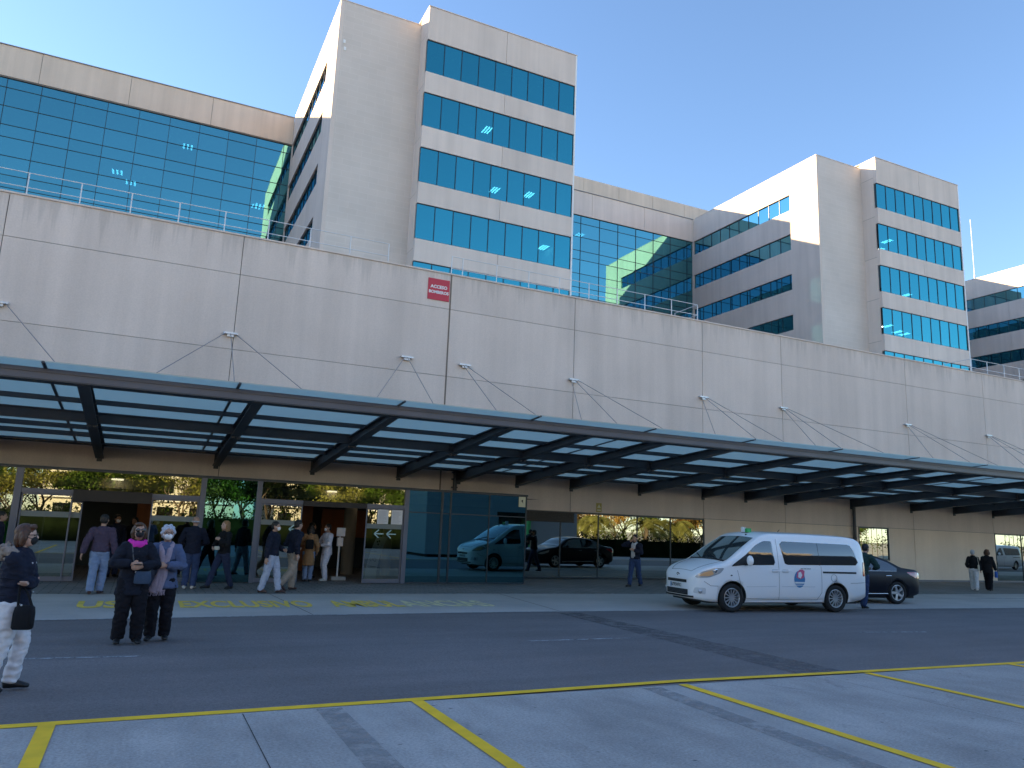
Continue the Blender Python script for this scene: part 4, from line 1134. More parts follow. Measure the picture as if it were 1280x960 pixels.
# ---- the black saloon behind it
sal = Car(
    top=[(-2.32,.86),(-2.28,.97),(-2.15,1.03),(-1.85,1.055),(-1.62,1.09),(-1.2,1.28),(-.75,1.41),(-.2,1.455),(.3,1.43),(.65,1.33),(1.1,1.06),(1.25,1.0),(1.7,.93),(2.05,.84),(2.25,.72),(2.34,.60)],
    plan=[(-2.34,.55),(-2.31,.70),(-2.22,.81),(-2.0,.865),(-1.3,.895),(.0,.90),(1.3,.89),(1.8,.85),(2.1,.76),(2.26,.60),(2.34,.40)],
    side=[(.15,.88),(.32,.97),(.55,1.0),(.72,.995),(.90,.97),(1.05,.90),(1.2,.81),(1.4,.70)],
    zb=[(-2.34,.36),(-2.0,.24),(-1.7,.19),(1.8,.18),(2.34,.26)], crown=.03, rc=.07)
def build_saloon():
    heading = math.atan2(.42, -3.0)
    t = thing('saloon_car', 'black saloon car half hidden behind the white minibus', 'car', (0,0,0), heading, local=True)
    c, s = math.cos(heading), math.sin(heading); lx, ly = -1.36, .77
    t.location = (20.55-(c*lx-s*ly), 16.22-(s*lx+c*ly), 0)
    xs = [-2.34,-2.325,-2.30,-2.26,-2.2,-2.1] + [-1.95+.15*i for i in range(26)] + [1.92,2.02,2.1,2.18,2.24,2.29,2.32,2.34]
    cut = []
    for x in (1.38, -1.36):
        for sg in (1, -1):
            m = MB(); m.tube([(x, sg*.60, .33), (x, sg*1.1, .33)], .365, 32); cut.append(m)
    me = boolean_cut(sal.body(xs), [M['black_paint']], cut, M['trim']); b = bpy.data.objects.new('body', me); link(b, t)
    for sg in (1, -1):
        obj('side_window', sal.sidepanel(round_poly([(1.0,.98),(.45,1.30),(-.2,1.37),(-.22,.96)], .04), sg), M['car_dark'], t)
        obj('side_window', sal.sidepanel(round_poly([(-.27,.96),(-.25,1.37),(-.7,1.33),(-1.15,1.19),(-1.42,1.03),(-1.38,.97)], .04), sg), M['car_dark'], t)
        ch = MB(); sal.line([(1.0,.955),(-.2,.94),(-1.36,.95)], sg, .018, .006, ch); obj('chrome_strip', ch, M['chrome'], t)
        for x in (-.05,-1.02):
            hd = MB(); hd.tube([(x-.10, sg*(sal.Y(x,.82)+.02), .82),(x+.10, sg*(sal.Y(x,.82)+.02), .815)], .013, 8); obj('door_handle', hd, M['chrome'], t)
        sm = MB(); sal.line([(-.20,.28),(-.22,.93)], sg, mb=sm); sal.line([(-.95,.35),(-1.1,.6),(-1.18,.94)], sg, mb=sm); obj('door_seam', sm, M['trim'], t)
        tl = sal.sidepanel(round_poly([(-2.31,.74),(-2.30,.90),(-2.05,.935),(-1.72,.93),(-1.80,.87),(-2.05,.76)], .03), sg, .008); to = obj('tail_light', tl, M['red_lens'], t)
        tw = sal.sidepanel(round_poly([(-2.31,.82),(-2.30,.89),(-2.16,.91),(-2.18,.84)], .02), sg, .013); obj('reversing_lens', tw, M['lens'], to)
        mr = MB(); mr.ball((.82, sg*1.0, 1.0), (.06,.10,.07)); obj('wing_mirror', mr, M['black_paint'], t)
        hl = sal.sidepanel(round_poly([(1.75,.80),(2.15,.70),(2.26,.62),(2.1,.60),(1.8,.70)], .03), sg, .008); obj('headlight', hl, M['lens'], t)
        sk = MB(); sal.line([(-1.0,.30),(1.0,.28)], sg, .03, 0, sk); obj('sill_trim', sk, M['chrome'], t)
    for nm, xa, xb in (('rear_glass',-1.58,-.88),('windscreen',.62,1.18)):
        g = MB(); vs = []; nx, ny = 8, 10
        for i in range(nx+1):
            x = xa+(xb-xa)*i/nx
            for j in range(ny+1): vs.append(sal.roofpt(x, (-1+2*j/ny)*.97, .006))
        g.add(vs, [(i*(ny+1)+j,(i+1)*(ny+1)+j,(i+1)*(ny+1)+j+1,i*(ny+1)+j+1) for i in range(nx) for j in range(ny)], 0, True); obj(nm, g, M['car_dark'], t)
    obj('number_plate', sal.rear(-.26,.26,.62,.73,.012), M['plate'], t)
    obj('boot_chrome', sal.rear(-.5,.5,.80,.825,.012), M['chrome'], t)
    ub = MB(); ub.box(-2.1,2.1,-.7,.7,.16,.28); obj('underbody', ub, M['trim'], t)
    for x in (1.38, -1.36):
        for sg in (1, -1): wheel(t, x, sg*.77, .325, .225, .215, 5, sg, .075, False)
build_saloon()

def parked(proto_name, x, y, rz, label):
    src = [o for o in bpy.data.objects if o.name.startswith(proto_name) and o.parent is None][0]
    c = dup(src); c.location = (x, y, 0); c.rotation_euler = (0,0,rz); c['label'] = label
parked('minibus', 63, 10.5, R(175), 'white minibus parked out of view to the right, mirrored in the farthest window')  # copy added in place of the grey truck that the window mirrors
# ------------------------------------------------------------------ what stands behind the photographer and shows in the glass
def leafmat(name, col, trans=.35):
    m, nt, out = newmat(name)
    d = N(nt, 'ShaderNodeBsdfDiffuse'); tr = N(nt, 'ShaderNodeBsdfTranslucent'); mx = N(nt, 'ShaderNodeMixShader'); mx.inputs[0].default_value = trans
    oi = N(nt, 'ShaderNodeNewGeometry')
    f = ramp(nt, noise_tex(nt, coords(nt), 1.6, 3), .3, .7, .6, 1.45)
    g = N(nt, 'ShaderNodeVectorMath', operation='SCALE'); g.inputs[0].default_value = col; nt.links.new(f, g.inputs['Scale'])
    nt.links.new(g.outputs[0], d.inputs[0]); nt.links.new(g.outputs[0], tr.inputs[0])
    nt.links.new(d.outputs[0], mx.inputs[1]); nt.links.new(tr.outputs[0], mx.inputs[2]); nt.links.new(mx.outputs[0], out.inputs[0])
    return m
M['leaf_green'] = leafmat('green_leaves', (.07,.12,.022)); M['leaf_yellow'] = leafmat('yellow_leaves', (.20,.20,.05)); M['leaf_orange'] = leafmat('orange_leaves', (.30,.18,.05))
M['leaf_dark'] = leafmat('dark_leaves', (.012,.02,.009)); M['palm_leaf'] = leafmat('palm_fronds', (.16,.16,.05)); M['bark'] = surf('bark', (.10,.075,.055), .95, blotch=.2, bscale=4)  # the hedges' shade is put into the very dark leaf colour
def leaves_mb(clumps, n, size, rnd):
    mb = MB()
    for c, r in clumps:
        for _ in range(n):
            d = Vector((rnd.gauss(0,1), rnd.gauss(0,1), rnd.gauss(0,1))).normalized()*r*rnd.random()**.45
            p = Vector(c)+d; a = Vector((rnd.gauss(0,1), rnd.gauss(0,1), rnd.gauss(0,1))).normalized(); b = a.cross(Vector((rnd.gauss(0,1), rnd.gauss(0,1), rnd.gauss(0,1)))).normalized()
            s = size*rnd.uniform(.6,1.4)
            mb.quad(p-a*s*.5, p+b*s*.32, p+a*s*.5, p-b*s*.32)
    return mb
def make_tree(seed, hgt, leaf, ncl, nleaf, size, spread):
    rnd = random.Random(seed); tb = MB(); clumps = []
    def branch(p, d, L, r, lev):
        pts = [p]; q = p; dd = d
        for i in range(3):
            dd = (dd+Vector((rnd.uniform(-.25,.25), rnd.uniform(-.25,.25), rnd.uniform(-.05,.2)))).normalized(); q = q+dd*L/3; pts.append(q)
        tb.tube(pts, [r, r*.85, r*.7, r*.5], 6)
        if lev < 3:
            for k in range(3 if lev else 5):
                a = rnd.uniform(0, 2*math.pi); nd = (dd*.6+Vector((math.cos(a), math.sin(a), rnd.uniform(.1,.7)))*.7).normalized()
                branch(pts[rnd.choice((2,3))], nd, L*rnd.uniform(.55,.75), r*.5, lev+1)
        if lev >= 2: clumps.append((q, rnd.uniform(.35,.7)*spread))
    branch(Vector((0,0,0)), Vector((0,0,1)), hgt*.38, hgt*.022, 0)
    rnd.shuffle(clumps)
    return tb, leaves_mb(clumps[:ncl], nleaf, size, rnd)
def tree_thing(name, tb, lv, leafm, loc, label, cat='tree', group='trees reflected in the glass'):
    t = thing(name, label, cat, loc, 0, group, local=True)
    obj('trunk', tb, M['bark'], t); obj('crown', lv, leafm, t, fix=False); return t
protos = {}
specs = {'green': (3, 6.2, 'leaf_green', 44, 90, .17, 1.15), 'yellow': (5, 5.6, 'leaf_yellow', 40, 70, .16, 1.05), 'bare': (8, 6.0, 'leaf_yellow', 14, 40, .14, .8), 'dark': (13, 6.5, 'leaf_dark', 46, 100, .18, 1.2), 'orange': (17, 5.2, 'leaf_orange', 40, 75, .15, 1.0)}
TREES = [('green',70,-10,1),('yellow',73.5,-12,2),('green',77.5,-9,3),('green',32.5,-10.5,2.2),('orange',41,-11.5,3),('green',36.5,-14,4),('green',45,-12.5,.6),('orange',49.8,-11.5,1.4),('yellow',-6.6,-9.5,2.),('green',-3.2,-10,3),('yellow',.2,-11.8,4),('yellow',3.6,-12.4,1),('green',6.6,-12,2),('yellow',9.6,-13.6,.5),('yellow',12.6,-9.8,1.2),('green',15.8,-12.6,2.9),('dark',-10.5,-10.5,2),('bare',-5.5,-11,.3),('yellow',-1.5,-13.5,1.),('green',-8.5,-15,2),('bare',2.2,-10.5,4),('green',5.2,-14,.4),('dark',8.0,-10,1.5),('green',11.5,-12.5,3),('yellow',14.5,-15.5,5),('green',17.5,-11,2.2),
         ('green',30,-9,1),('orange',34.5,-11,.7),('orange',38,-13,2),('green',26,-13,5),('dark',43.5,-14,3),('orange',47,-10,1),('green',52,-13,4),('yellow',-13,-12,2),('green',21,-15.5,3.3),('dark',-3.5,-18,.2),('green',0.5,-19,1.2)]
for i, (k, x, y, rz) in enumerate(TREES):
    lab = {'green':'leafy green tree behind the camera, seen only mirrored in the entrance glass','yellow':'yellowing tree behind the camera, seen only mirrored in the glass','bare':'nearly bare tree behind the camera, seen only mirrored in the glass','dark':'dark dense tree behind the camera, seen only mirrored in the glass','orange':'orange autumn tree behind the camera, seen only mirrored in the glass'}[k]
    if k not in protos:
        s = specs[k]; tb, lv = make_tree(s[0], s[1], s[2], s[3], s[4], s[5], s[6]); o = tree_thing('broadleaf_tree', tb, lv, M[s[2]], (x,y,0), lab); protos[k] = o
    else: o = dup(protos[k])
    o.location = (x,y,0); o.rotation_euler = (0,0,rz)
def make_palm(x, y, h):
    rnd = random.Random(int(x)); tb = MB(); tb.tube([(0,0,0),(.05,0,h*.5),(0,.05,h)], [.22,.18,.2], 8)
    lv = MB()
    for i in range(34):
        a = rnd.uniform(0, 2*math.pi); e = rnd.uniform(-.5, 1.2); pts = []
        for k in range(7):
            t = k/6; rr = 2.5*t*math.cos(e*.7); pts.append(Vector((math.cos(a)*rr, math.sin(a)*rr, h+2.2*t*math.sin(e)-1.9*t*t)))
        for k in range(6):
            d = (pts[k+1]-pts[k]).normalized(); s = d.cross(Z).normalized()
            for q in range(4):
                p = pts[k].lerp(pts[k+1], q/4)
                for sg in (1,-1): lv.quad(p, p+d*.08, p+s*sg*.42+d*.25-Z*.16, p+s*sg*.42+d*.21-Z*.16)
    return tree_thing('palm_tree', tb, lv, M['palm_leaf'], (x,y,0), 'palm tree behind the camera, seen only mirrored in the dark glass', 'palm', 'palms reflected in the glass')
p = make_palm(40.5,-6,2.6)
for x, y, rz in ((45,-8,1.),(36,-7,2.3)): c = dup(p); c.location = (x,y,0); c.rotation_euler = (0,0,rz)
def hedge(x0, x1, y, h, label):
    rnd = random.Random(int(x0*3)); n = int((x1-x0)/.55)
    cl = [(Vector((x0+(x1-x0)*(i+.5)/n, y+rnd.uniform(-.2,.2), z)), .5) for i in range(n) for z in (h*.3, h*.75)]
    t = thing('hedge', label, 'hedge', ((x0+x1)/2, y, 0), 0, 'hedges reflected in the glass')
    obj('foliage', leaves_mb(cl, 55, .16, rnd), M['leaf_dark'], t, fix=False)
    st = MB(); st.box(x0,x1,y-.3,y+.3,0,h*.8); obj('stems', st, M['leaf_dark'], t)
hedge(-12, 19, -7.5, 2.1, 'long dark hedge behind the camera, mirrored low in the entrance doors')
hedge(28, 50, 2.5, 1.5, 'dark hedge behind the camera to the right, mirrored beside the minibus')
def shrubs(x0, x1, y, h, label):
    rnd = random.Random(11); n = int((x1-x0)/.8)
    cl = [(Vector((x0+(x1-x0)*(i+.5)/n+rnd.uniform(-.3,.3), y+rnd.uniform(-.5,.5), h*k*rnd.uniform(.7,1.1))), .75) for i in range(n) for k in (.3,.75)]
    t = thing('shrub_row', label, 'shrubs', ((x0+x1)/2, y, 0), 0, 'hedges reflected in the glass')
    obj('foliage', leaves_mb(cl, 60, .19, rnd), M['leaf_green'], t, fix=False)
    st = MB()
    for i in range(n): st.tube([(x0+(x1-x0)*(i+.5)/n, y, 0),(x0+(x1-x0)*(i+.5)/n, y, h*.7)], .03, 5)
    obj('stems', st, M['bark'], t)
shrubs(-13, 20, -12.5, 2.9, 'sunlit loose shrubs behind the camera, mirrored above the dark hedge')
shrubs(63, 86, -9, 6, 'tall green thicket behind the camera to the far right, mirrored in the small window')
shrubs(94, 120, -8, 6, 'tall green thicket far to the right, mirrored in the farthest window')
shrubs(24, 52, -12.5, 2.4, 'sunlit loose shrubs behind the camera to the right, mirrored beside the minibus')
M['bounce'] = surf('pale_bounce', (.38,.35,.29), .95, blotch=.15, bscale=.8, fine=.2, fscale=30)
sheet('bounce_ground', [(-120,-29),(160,-29),(160,-6.8),(-120,-6.8)], .004, M['bounce'])  # unseen planted ground made pale as a sunlight reflector for the front
M['render_pale'] = surf('pale_render', (.58,.55,.48), .9, blotch=.06, bscale=.3)
def block(x0, x1, y, h, label):  # heights raised and a block added to bounce sunlight onto the front
    t = thing('apartment_block', label, 'building', ((x0+x1)/2, y-6, 0), 0, 'buildings reflected in the glass')
    b = MB(); b.box(x0,x1,y-12,y,0,h); obj('wall', b, M['render_pale'], t)
    z = 1.0
    while z < h-2:
        x = x0+1.2
        while x < x1-2:
            w = MB(); w.box(x,x+1.5,y-.1,y+.02,z,z+1.5); obj('window', w, M['car_dark'], t); x += 3.1
        s = MB(); s.box(x0-.1,x1+.1,y+.001,y+.35,z+2.05,z+2.25); obj('ledge', s, M['white'], t)
        z += 3.1
block(-9, 9, -42, 19, 'pale apartment block far behind the camera, mirrored above the left doors')
block(36, 62, -48, 19, 'wide pale apartment block far behind the camera to the right, mirrored dimly')
block(-40, -14, -44, 17, 'pale apartment block far behind the camera to the left, mirrored dimly')
block(13, 30, -46, 16, 'lower pale apartment block far behind the camera, mirrored above the right doors')
M['module_shaded'] = surf('module_panel', (.27,.30,.31), .6)  # white panels darkened to grey, shade put into the colour
# white prefabricated clinic module, mirrored in the teal glass
t = thing('clinic_module', 'pale prefabricated module with green arch, mirrored in the teal entrance glass', 'cabin', (20,4,0))
b = MB(); b.box(14.2,27,1.0,5.0,.15,3.9); obj('shell', b, M['module_shaded'], t, bevel=.03)
b = MB(); b.box(14.4,26.8,1.2,4.8,0,.149); obj('plinth', b, M['trim'], t)
b = MB(); b.box(18.6,20.6,5.0,5.03,.16,2.7); obj('doorway', b, M['car_dark'], t)
b = MB(); b.tube([(23.2,5.05,.2),(23.2,5.05,2.2),(23.6,5.05,2.75),(24.2,5.05,2.95),(26.4,5.05,2.95)], .22, 8); obj('green_arch', b, M['green'], t)
b = text_mb('salut', .5, lambda u,v,w: Vector((22.2-u, 5.012+w, 3.1+v)), .01); obj('lettering', b, M['green'], t)
# ------------------------------------------------------------------ people
def cloth(name, col, rough=.9, amt=.12, sc=14, bump=.25):
    return surf(name, col, rough, blotch=amt, bscale=sc, bump=bump, bumpscale=120, mode='obj', spec=.25)
M['skin'] = surf('skin', (.42,.24,.17), .55, blotch=.05, bscale=20, mode='obj')
M['skin_pale'] = surf('pale_skin', (.52,.32,.25), .55, blotch=.05, bscale=20, mode='obj')
for nm, c in {'navy':(.012,.016,.032),'black_cloth':(.009,.010,.013),'coat_black':(.010,.013,.023),'wide_black':(.007,.007,.011),'denim_light':(.18,.25,.38),'denim_blue':(.035,.062,.14),'denim_pale':(.38,.42,.52),'white_jean':(.66,.65,.68),
              'blue_jacket':(.075,.105,.19),'plum':(.072,.052,.085),'beige':(.33,.27,.22),'tan':(.30,.17,.085),'scrub_white':(.62,.62,.70),'forest':(.02,.055,.05),'magenta':(.62,.035,.36),'lilac':(.30,.25,.31),'grey_fur':(.26,.21,.18),
              'shirt_pale':(.50,.50,.52),'hi_green':(.02,.55,.08),'denim_dark':(.020,.03,.065),'white_trouser':(.60,.60,.62),'blue_bag':(.03,.12,.42),'bag_navy':(.045,.075,.125),'cream_bag':(.55,.51,.44),'leather':(.010,.011,.014)}.items():
    M[nm] = cloth(nm+'_cloth', c)
for nm, c in {'hair_brown':(.075,.028,.012),'hair_blond':(.26,.14,.06),'hair_grey':(.40,.43,.50),'hair_dark':(.010,.008,.007),'hair_bronze':(.065,.030,.013)}.items():
    M[nm] = surf(nm, c, .55, blotch=.35, bscale=60, mode='obj')
M['mask_white'] = surf('white_mask', (.78,.78,.80), .8); M['mask_black'] = surf('black_mask', (.008,.008,.010), .75)
M['shoe_black'] = surf('black_shoe', (.008,.008,.009), .5); M['shoe_brown'] = surf('brown_shoe', (.07,.035,.03), .6); M['shoe_white'] = surf('white_shoe', (.6,.6,.58), .6); M['sole'] = surf('pale_sole', (.45,.44,.42), .7)
M['eye'] = surf('eye', (.02,.015,.012), .2); M['lens_dark'] = surf('sunglass_lens', (.006,.006,.007), .08, coat=1.)

def remesh(name, mb, voxel, mats, parent, smooth=6, fold=0., seed=0, ffreq=(9,9,16)):
    me = mb.mesh('tmp', mats); o = bpy.data.objects.new('tmp', me); COL.objects.link(o)
    m = o.modifiers.new('r', 'REMESH'); m.mode = 'VOXEL'; m.voxel_size = voxel; m.use_smooth_shade = True
    if smooth:
        s = o.modifiers.new('s', 'SMOOTH'); s.factor = .5; s.iterations = smooth
    dg = bpy.context.evaluated_depsgraph_get(); dg.update()
    res = bpy.data.meshes.new_from_object(o.evaluated_get(dg)); bpy.data.objects.remove(o); bpy.data.meshes.remove(me)
    if fold:
        off = Vector((seed*3.7, seed*1.3, seed*2.1)); nv = [Vector(v.normal) for v in res.vertices]
        for v, nn in zip(res.vertices, nv):
            p = Vector((v.co.x*ffreq[0], v.co.y*ffreq[1], v.co.z*ffreq[2])) + off
            k = mnoise.noise(p)*.65 + mnoise.noise(p*2.1)*.35
            k = 1-2.2*abs(k)          # ridged, like creases
            v.co += nn*fold*k
    for p in res.polygons: p.use_smooth = True
    if not res.materials: res.materials.append(mats)
    res.name = name
    ob = bpy.data.objects.new(name, res); link(ob, parent); return ob

def ik(a, c, l1, l2, pole):
    a = Vector(a); c = Vector(c); d = c-a; L = d.length
    mx = (l1+l2)*.998
    if L > mx: c = a + d.normalized()*mx; d = c-a; L = mx
    u = d.normalized(); x = (l1*l1-l2*l2+L*L)/(2*L); h = math.sqrt(max(0, l1*l1-x*x))
    p = Vector(pole); p = p-u*p.dot(u)
    if p.length < 1e-5: p = u.orthogonal()
    p.normalize()
    return a+u*x+p*h, c

def person(loc, face, h, label, top, bottom, shoes, hair, feet=None, hands=None, poles=None, lean=0., bulk=1., hem=.50, top_flare=1., leg_w=1., mask=None, glasses=None,
           haircut='short', skin='skin', head_turn=0., head_nod=0., woman=False, voxel=.012, group=None, extra=None, shin_up=None, sleeve=True, finger=True, hood=None, collar=True):
    """local space: faces -Y, person's left is +X, units in body heights scaled by h; feet / hands = ((x,y,z) right, left)"""
    t = thing('person', label, 'person', (loc[0], loc[1], loc[2] if len(loc) > 2 else .004), R(face), group or 'people outside the hospital', local=True)
    S = h
    def V(x, y, z): return Vector((x, y, z))*S
    seed = (abs(loc[0])*7.3+loc[1]*3.1) % 50
    pel = V(0, 0, .525)
    def ln(z): return -lean*(z-.525)*1.0        # forward lean shifts towards -Y
    waist = V(0, ln(.61), .61); chest = V(0, ln(.735)-.004, .735); neckb = V(0, ln(.83)+.008, .83); 
    headc = V(0, ln(.925)-.018-.0*lean, .925)
    shw = .086 if woman else .104
    sh = [V(-shw, ln(.795), .797), V(shw, ln(.795), .797)]
    hip = [V(-.048, .0, .515), V(.048, .0, .515)]
    feet = feet or ((-.055, 0, .0), (.055, 0, .0))
    hands = hands or ((-.15, -.01, .44), (.15, -.01, .44))
    poles = poles or ((-.35, 1, -.3), (.35, 1, -.3))
    legs = []
    for i in (0, 1):
        f = V(*feet[i]) + Vector((0, .012*S, .045*S)); 
        kn, an = ik(hip[i], f, .245*S, .235*S, (0.12*(1 if i else -1), -1, 0)); legs.append((hip[i], kn, an))
    arms = []
    for i in (0, 1):
        el, wr = ik(sh[i], V(*hands[i]), .172*S, .150*S, poles[i]); arms.append((sh[i], el, wr))
    # ---------- head frame
    rt = Matrix.Rotation(R(head_turn), 3, 'Z') @ Matrix.Rotation(R(-head_nod), 3, 'X')
    def Hd(x, y, z): return headc + rt @ (Vector((x, y, z))*S)
    # ---------- body: one continuous surface
    b = MB()
    b.ball(Hd(0, .004, .012), (.046*S, .057*S, .058*S), 20, 14, rot=rt)
    b.ball(Hd(0, -.014, -.022), (.038*S, .043*S, .046*S), 16, 12, rot=rt)
    b.tube([Hd(0,-.050,.010), Hd(0,-.064,-.012), Hd(0,-.056,-.018)], [.006*S, .0095*S, .007*S], 8)    # nose
    for sx in (-1, 1): b.ball(Hd(sx*.047, .006, -.004), (.008*S, .013*S, .019*S), 8, 8, rot=rt)         # ears
    b.ball(Hd(0, -.051, -.036), (.015*S, .007*S, .006*S), 10, 6, rot=rt)                                # lips
    b.tube([neckb-Vector((0,0,.02*S)), headc+Vector((0,.012*S,-.03*S))], [.034*S, .030*S], 12)
    b.tube([pel, waist, chest, neckb], [(.07*S,.05*S),(.065*S,.05*S),(.08*S,.055*S),(.03*S,.03*S)], 14, up=Vector((0,1,0)))
    for i in (0, 1):
        a, e, w_ = arms[i]; b.ball(a, .034*S, 10, 8)
        b.tube([chest+Vector((0,0,.05*S)), a, e, w_], [.04*S, .034*S, .024*S, .0165*S], 10)
        hp, kn, an = legs[i]; b.tube([pel, hp, kn, an], [.05*S, .048*S, .032*S, .022*S], 10); b.ball(kn, .032*S, 8, 6)
        b.tube([an, an+Vector((0,-.012*S,-.022*S)), an+Vector((0,-.035*S,-.030*S))], [.020*S, .016*S, .010*S], 8)
        # hand: palm, thumb, four unequal curled fingers
        d = (w_-e).normalized(); inn = Vector((1 if i == 0 else -1, 0, 0))
        fwd = Vector((0,-1,0))
        nrm = (inn - d*inn.dot(d)); nrm = nrm.normalized() if nrm.length > .2 else (Z - d*Z.dot(d)).normalized()
        sd = d.cross(nrm).normalized()
        if sd.dot(fwd) < 0 and abs(d.z) > .5: sd = -sd
        if abs(d.z) <= .5 and sd.z < 0: sd = -sd
        pc = w_ + d*.028*S
        b.tube([w_-d*.006*S, pc, w_+d*.052*S], [(.016*S,.013*S),(.024*S,.012*S),(.023*S,.010*S)], 10, up=nrm)
        if finger:
            for q, (o, Lf) in enumerate(((.018,.040),(.006,.046),(-.006,.043),(-.018,.033))):
                r0 = w_ + d*.048*S + sd*o*S; c1 = r0 + d*Lf*.5*S + nrm*.006*S; c2 = c1 + (d*.55+nrm*.8).normalized()*Lf*.5*S
                b.tube([r0-d*.01*S, r0, c1, c2], [.0055*S, .0055*S, .0052*S, .0045*S], 6)
            t0 = w_ + d*.016*S + sd*.017*S; t1 = t0 + (d*.7+sd*.7).normalized()*.022*S; t2 = t1 + (d*.9+nrm*.4).normalized()*.020*S
            b.tube([t0, t1, t2], [.0075*S, .0065*S, .005*S], 6)
    body = remesh('body', b, min(voxel, .0095), M[skin], t, 2)
    for sx in (-1, 1):
        e = MB(); e.ball(Hd(sx*.019, -.0475, .006), (.0075*S, .005*S, .0042*S), 8, 6, rot=rt); obj('eye', e, M['eye'], t)
    # ---------- trousers
    lw = leg_w; tr = MB()
    tr.tube([V(0,0,.575), V(0,0,.55), V(0,.004,.50), V(0,.004,.475)], [(.064*S*bulk,.049*S*bulk),(.073*S*bulk,.056*S*bulk),(.082*S*bulk,.065*S*bulk),(.066*S*bulk,.056*S*bulk)], 18, up=Vector((0,1,0)))
    for i in (0, 1):
        hp, kn, an = legs[i]; mid = (hp+kn)/2; calf = kn.lerp(an, .35); lo = kn.lerp(an, 1.03)
        tr.tube([hp+Vector((0,0,.01*S)), mid, kn, calf, lo], [.058*S*bulk, .053*S*(.4+.6*bulk)*(.6+.4*lw), .041*S*lw, .041*S*lw, .036*S*lw], 14); tr.ball(kn, .040*S*lw, 10, 8)
    remesh('trousers', tr, voxel, M[bottom], t, 3, fold=.010*S, seed=seed, ffreq=(9,9,13))
    # ---------- shoes
    for i in (0, 1):
        an = legs[i][2]; s = MB()
        lift = feet[i][2]; tip = .02 if lift > .03 else 0
        fz = an.z-.045*S
        yaw = R(10)*(1 if i else -1); fd = Vector((math.sin(yaw), -math.cos(yaw), 0))
        if lift > .03: fd = (fd + Vector((0,0,-.9))).normalized()
        base = Vector((an.x, an.y, fz))
        upv = Z if lift <= .03 else Vector((0,-.6,.8))
        q = [base - fd*.034*S + upv*.022*S, base + upv*.030*S, base + fd*.05*S + upv*.026*S, base + fd*.088*S + upv*.018*S, base + fd*.108*S + upv*.014*S]
        s.tube(q, [(.020*S,.022*S),(.026*S,.028*S),(.028*S,.022*S),(.027*S,.016*S),(.016*S,.011*S)], 12, up=Z)
        s.tube([an+Vector((0,0,.012*S)), base+upv*.03*S], [.026*S, .027*S], 10)
        remesh('shoe', s, .008, M[shoes], t, 2)
    # ---------- top garment
    B_ = bulk; g = MB(); fl = top_flare
    zs = [hem, (hem+.61)/2 if hem < .58 else hem+.02, .64, .735, .79, .825, .842]
    rx = [.094*fl, .092, .083, .095, .092, .060, .038]; ry = [.078*fl, .074, .064, .070, .064, .048, .038]
    if woman: rx[3] *= .94; rx[4] *= .92; ry[3] *= 1.08
    g.tube([V(0, ln(max(z,.5))+(.004 if z < .6 else 0), z) for z in zs], [(a*S*B_, c*S*B_) for a, c in zip(rx, ry)], 22, up=Vector((0,1,0)))
    if sleeve:
        for i in (0, 1):
            a, e, w_ = arms[i]; fw_ = e.lerp(w_, .93)
            B_ = .55+.45*bulk; g.ball(a-Vector((0,0,.010*S)), .044*S*B_, 12, 8)
            g.tube([a.lerp(chest+Vector((0,0,.05*S)), .35), a, a.lerp(e,.5), e, e.lerp(w_,.5), fw_], [.040*S*B_, .042*S*B_, .040*S*B_, .036*S*B_, .033*S*B_, .027*S*B_], 12)
            g.ball(e, .036*S*B_, 10, 8)
    if collar: g.tube([neckb+Vector((0,0,-.01*S)), neckb+Vector((0,-.004*S,.022*S))], [.050*S,.044*S], 14)
    remesh('jacket' if collar else 'top', g, voxel, M[top], t, 3, fold=.011*S, seed=seed+9, ffreq=(8,8,12))
    # ---------- hair
    if haircut != 'bald':
        hr = MB()
        hr.ball(Hd(0, .012, .026), (.050*S, .056*S, .050*S), 18, 12, rot=rt)
        if haircut in ('short', 'crop'):
            hr.ball(Hd(0, .030, -.002), (.045*S, .036*S, .044*S), 14, 10, rot=rt)
        elif haircut == 'bob':
            for sx in (-1, 1): hr.tube([Hd(sx*.034,.006,.03), Hd(sx*.047,.008,-.015), Hd(sx*.044,.012,-.062)], [.022*S,.022*S,.012*S], 10)
            hr.tube([Hd(0,.03,.02), Hd(0,.042,-.02), Hd(0,.038,-.070)], [(.046*S,.03*S),(.048*S,.024*S),(.040*S,.014*S)], 12, up=rt@Vector((0,1,0)))
            hr.ball(Hd(-.012,-.034,.056), (.036*S,.018*S,.016*S), 10, 8, rot=rt)
        elif haircut == 'curly':
            hr.ball(Hd(0, .022, .016), (.056*S, .056*S, .052*S), 16, 10, rot=rt); rnd = random.Random(3)
            for k in range(46):
                a = rnd.uniform(0, 6.28); z = rnd.uniform(-.035, .075); r_ = math.sqrt(max(0, 1-((z-.016)/.064)**2))
                y = .016+.056*r_*math.sin(a)
                if y < -.018 and z < .040: continue
                hr.ball(Hd(.054*r_*math.cos(a), y, z), .013*S, 7, 5)
        elif haircut == 'long':
            for sx in (-1, 1): hr.tube([Hd(sx*.034,.006,.03), Hd(sx*.048,.008,-.02), Hd(sx*.046,.012,-.075), Hd(sx*.040,.018,-.12)], [.022*S,.022*S,.019*S,.009*S], 10)
            hr.tube([Hd(0,.03,.02), Hd(0,.046,-.03), Hd(0,.048,-.09), Hd(0,.05,-.145)], [(.046*S,.03*S),(.05*S,.026*S),(.048*S,.022*S),(.030*S,.012*S)], 12, up=rt@Vector((0,1,0)))
        remesh('hair', hr, .0085, M[hair], t, 2, fold=.004*S, seed=seed, ffreq=(40,40,9))
    else:
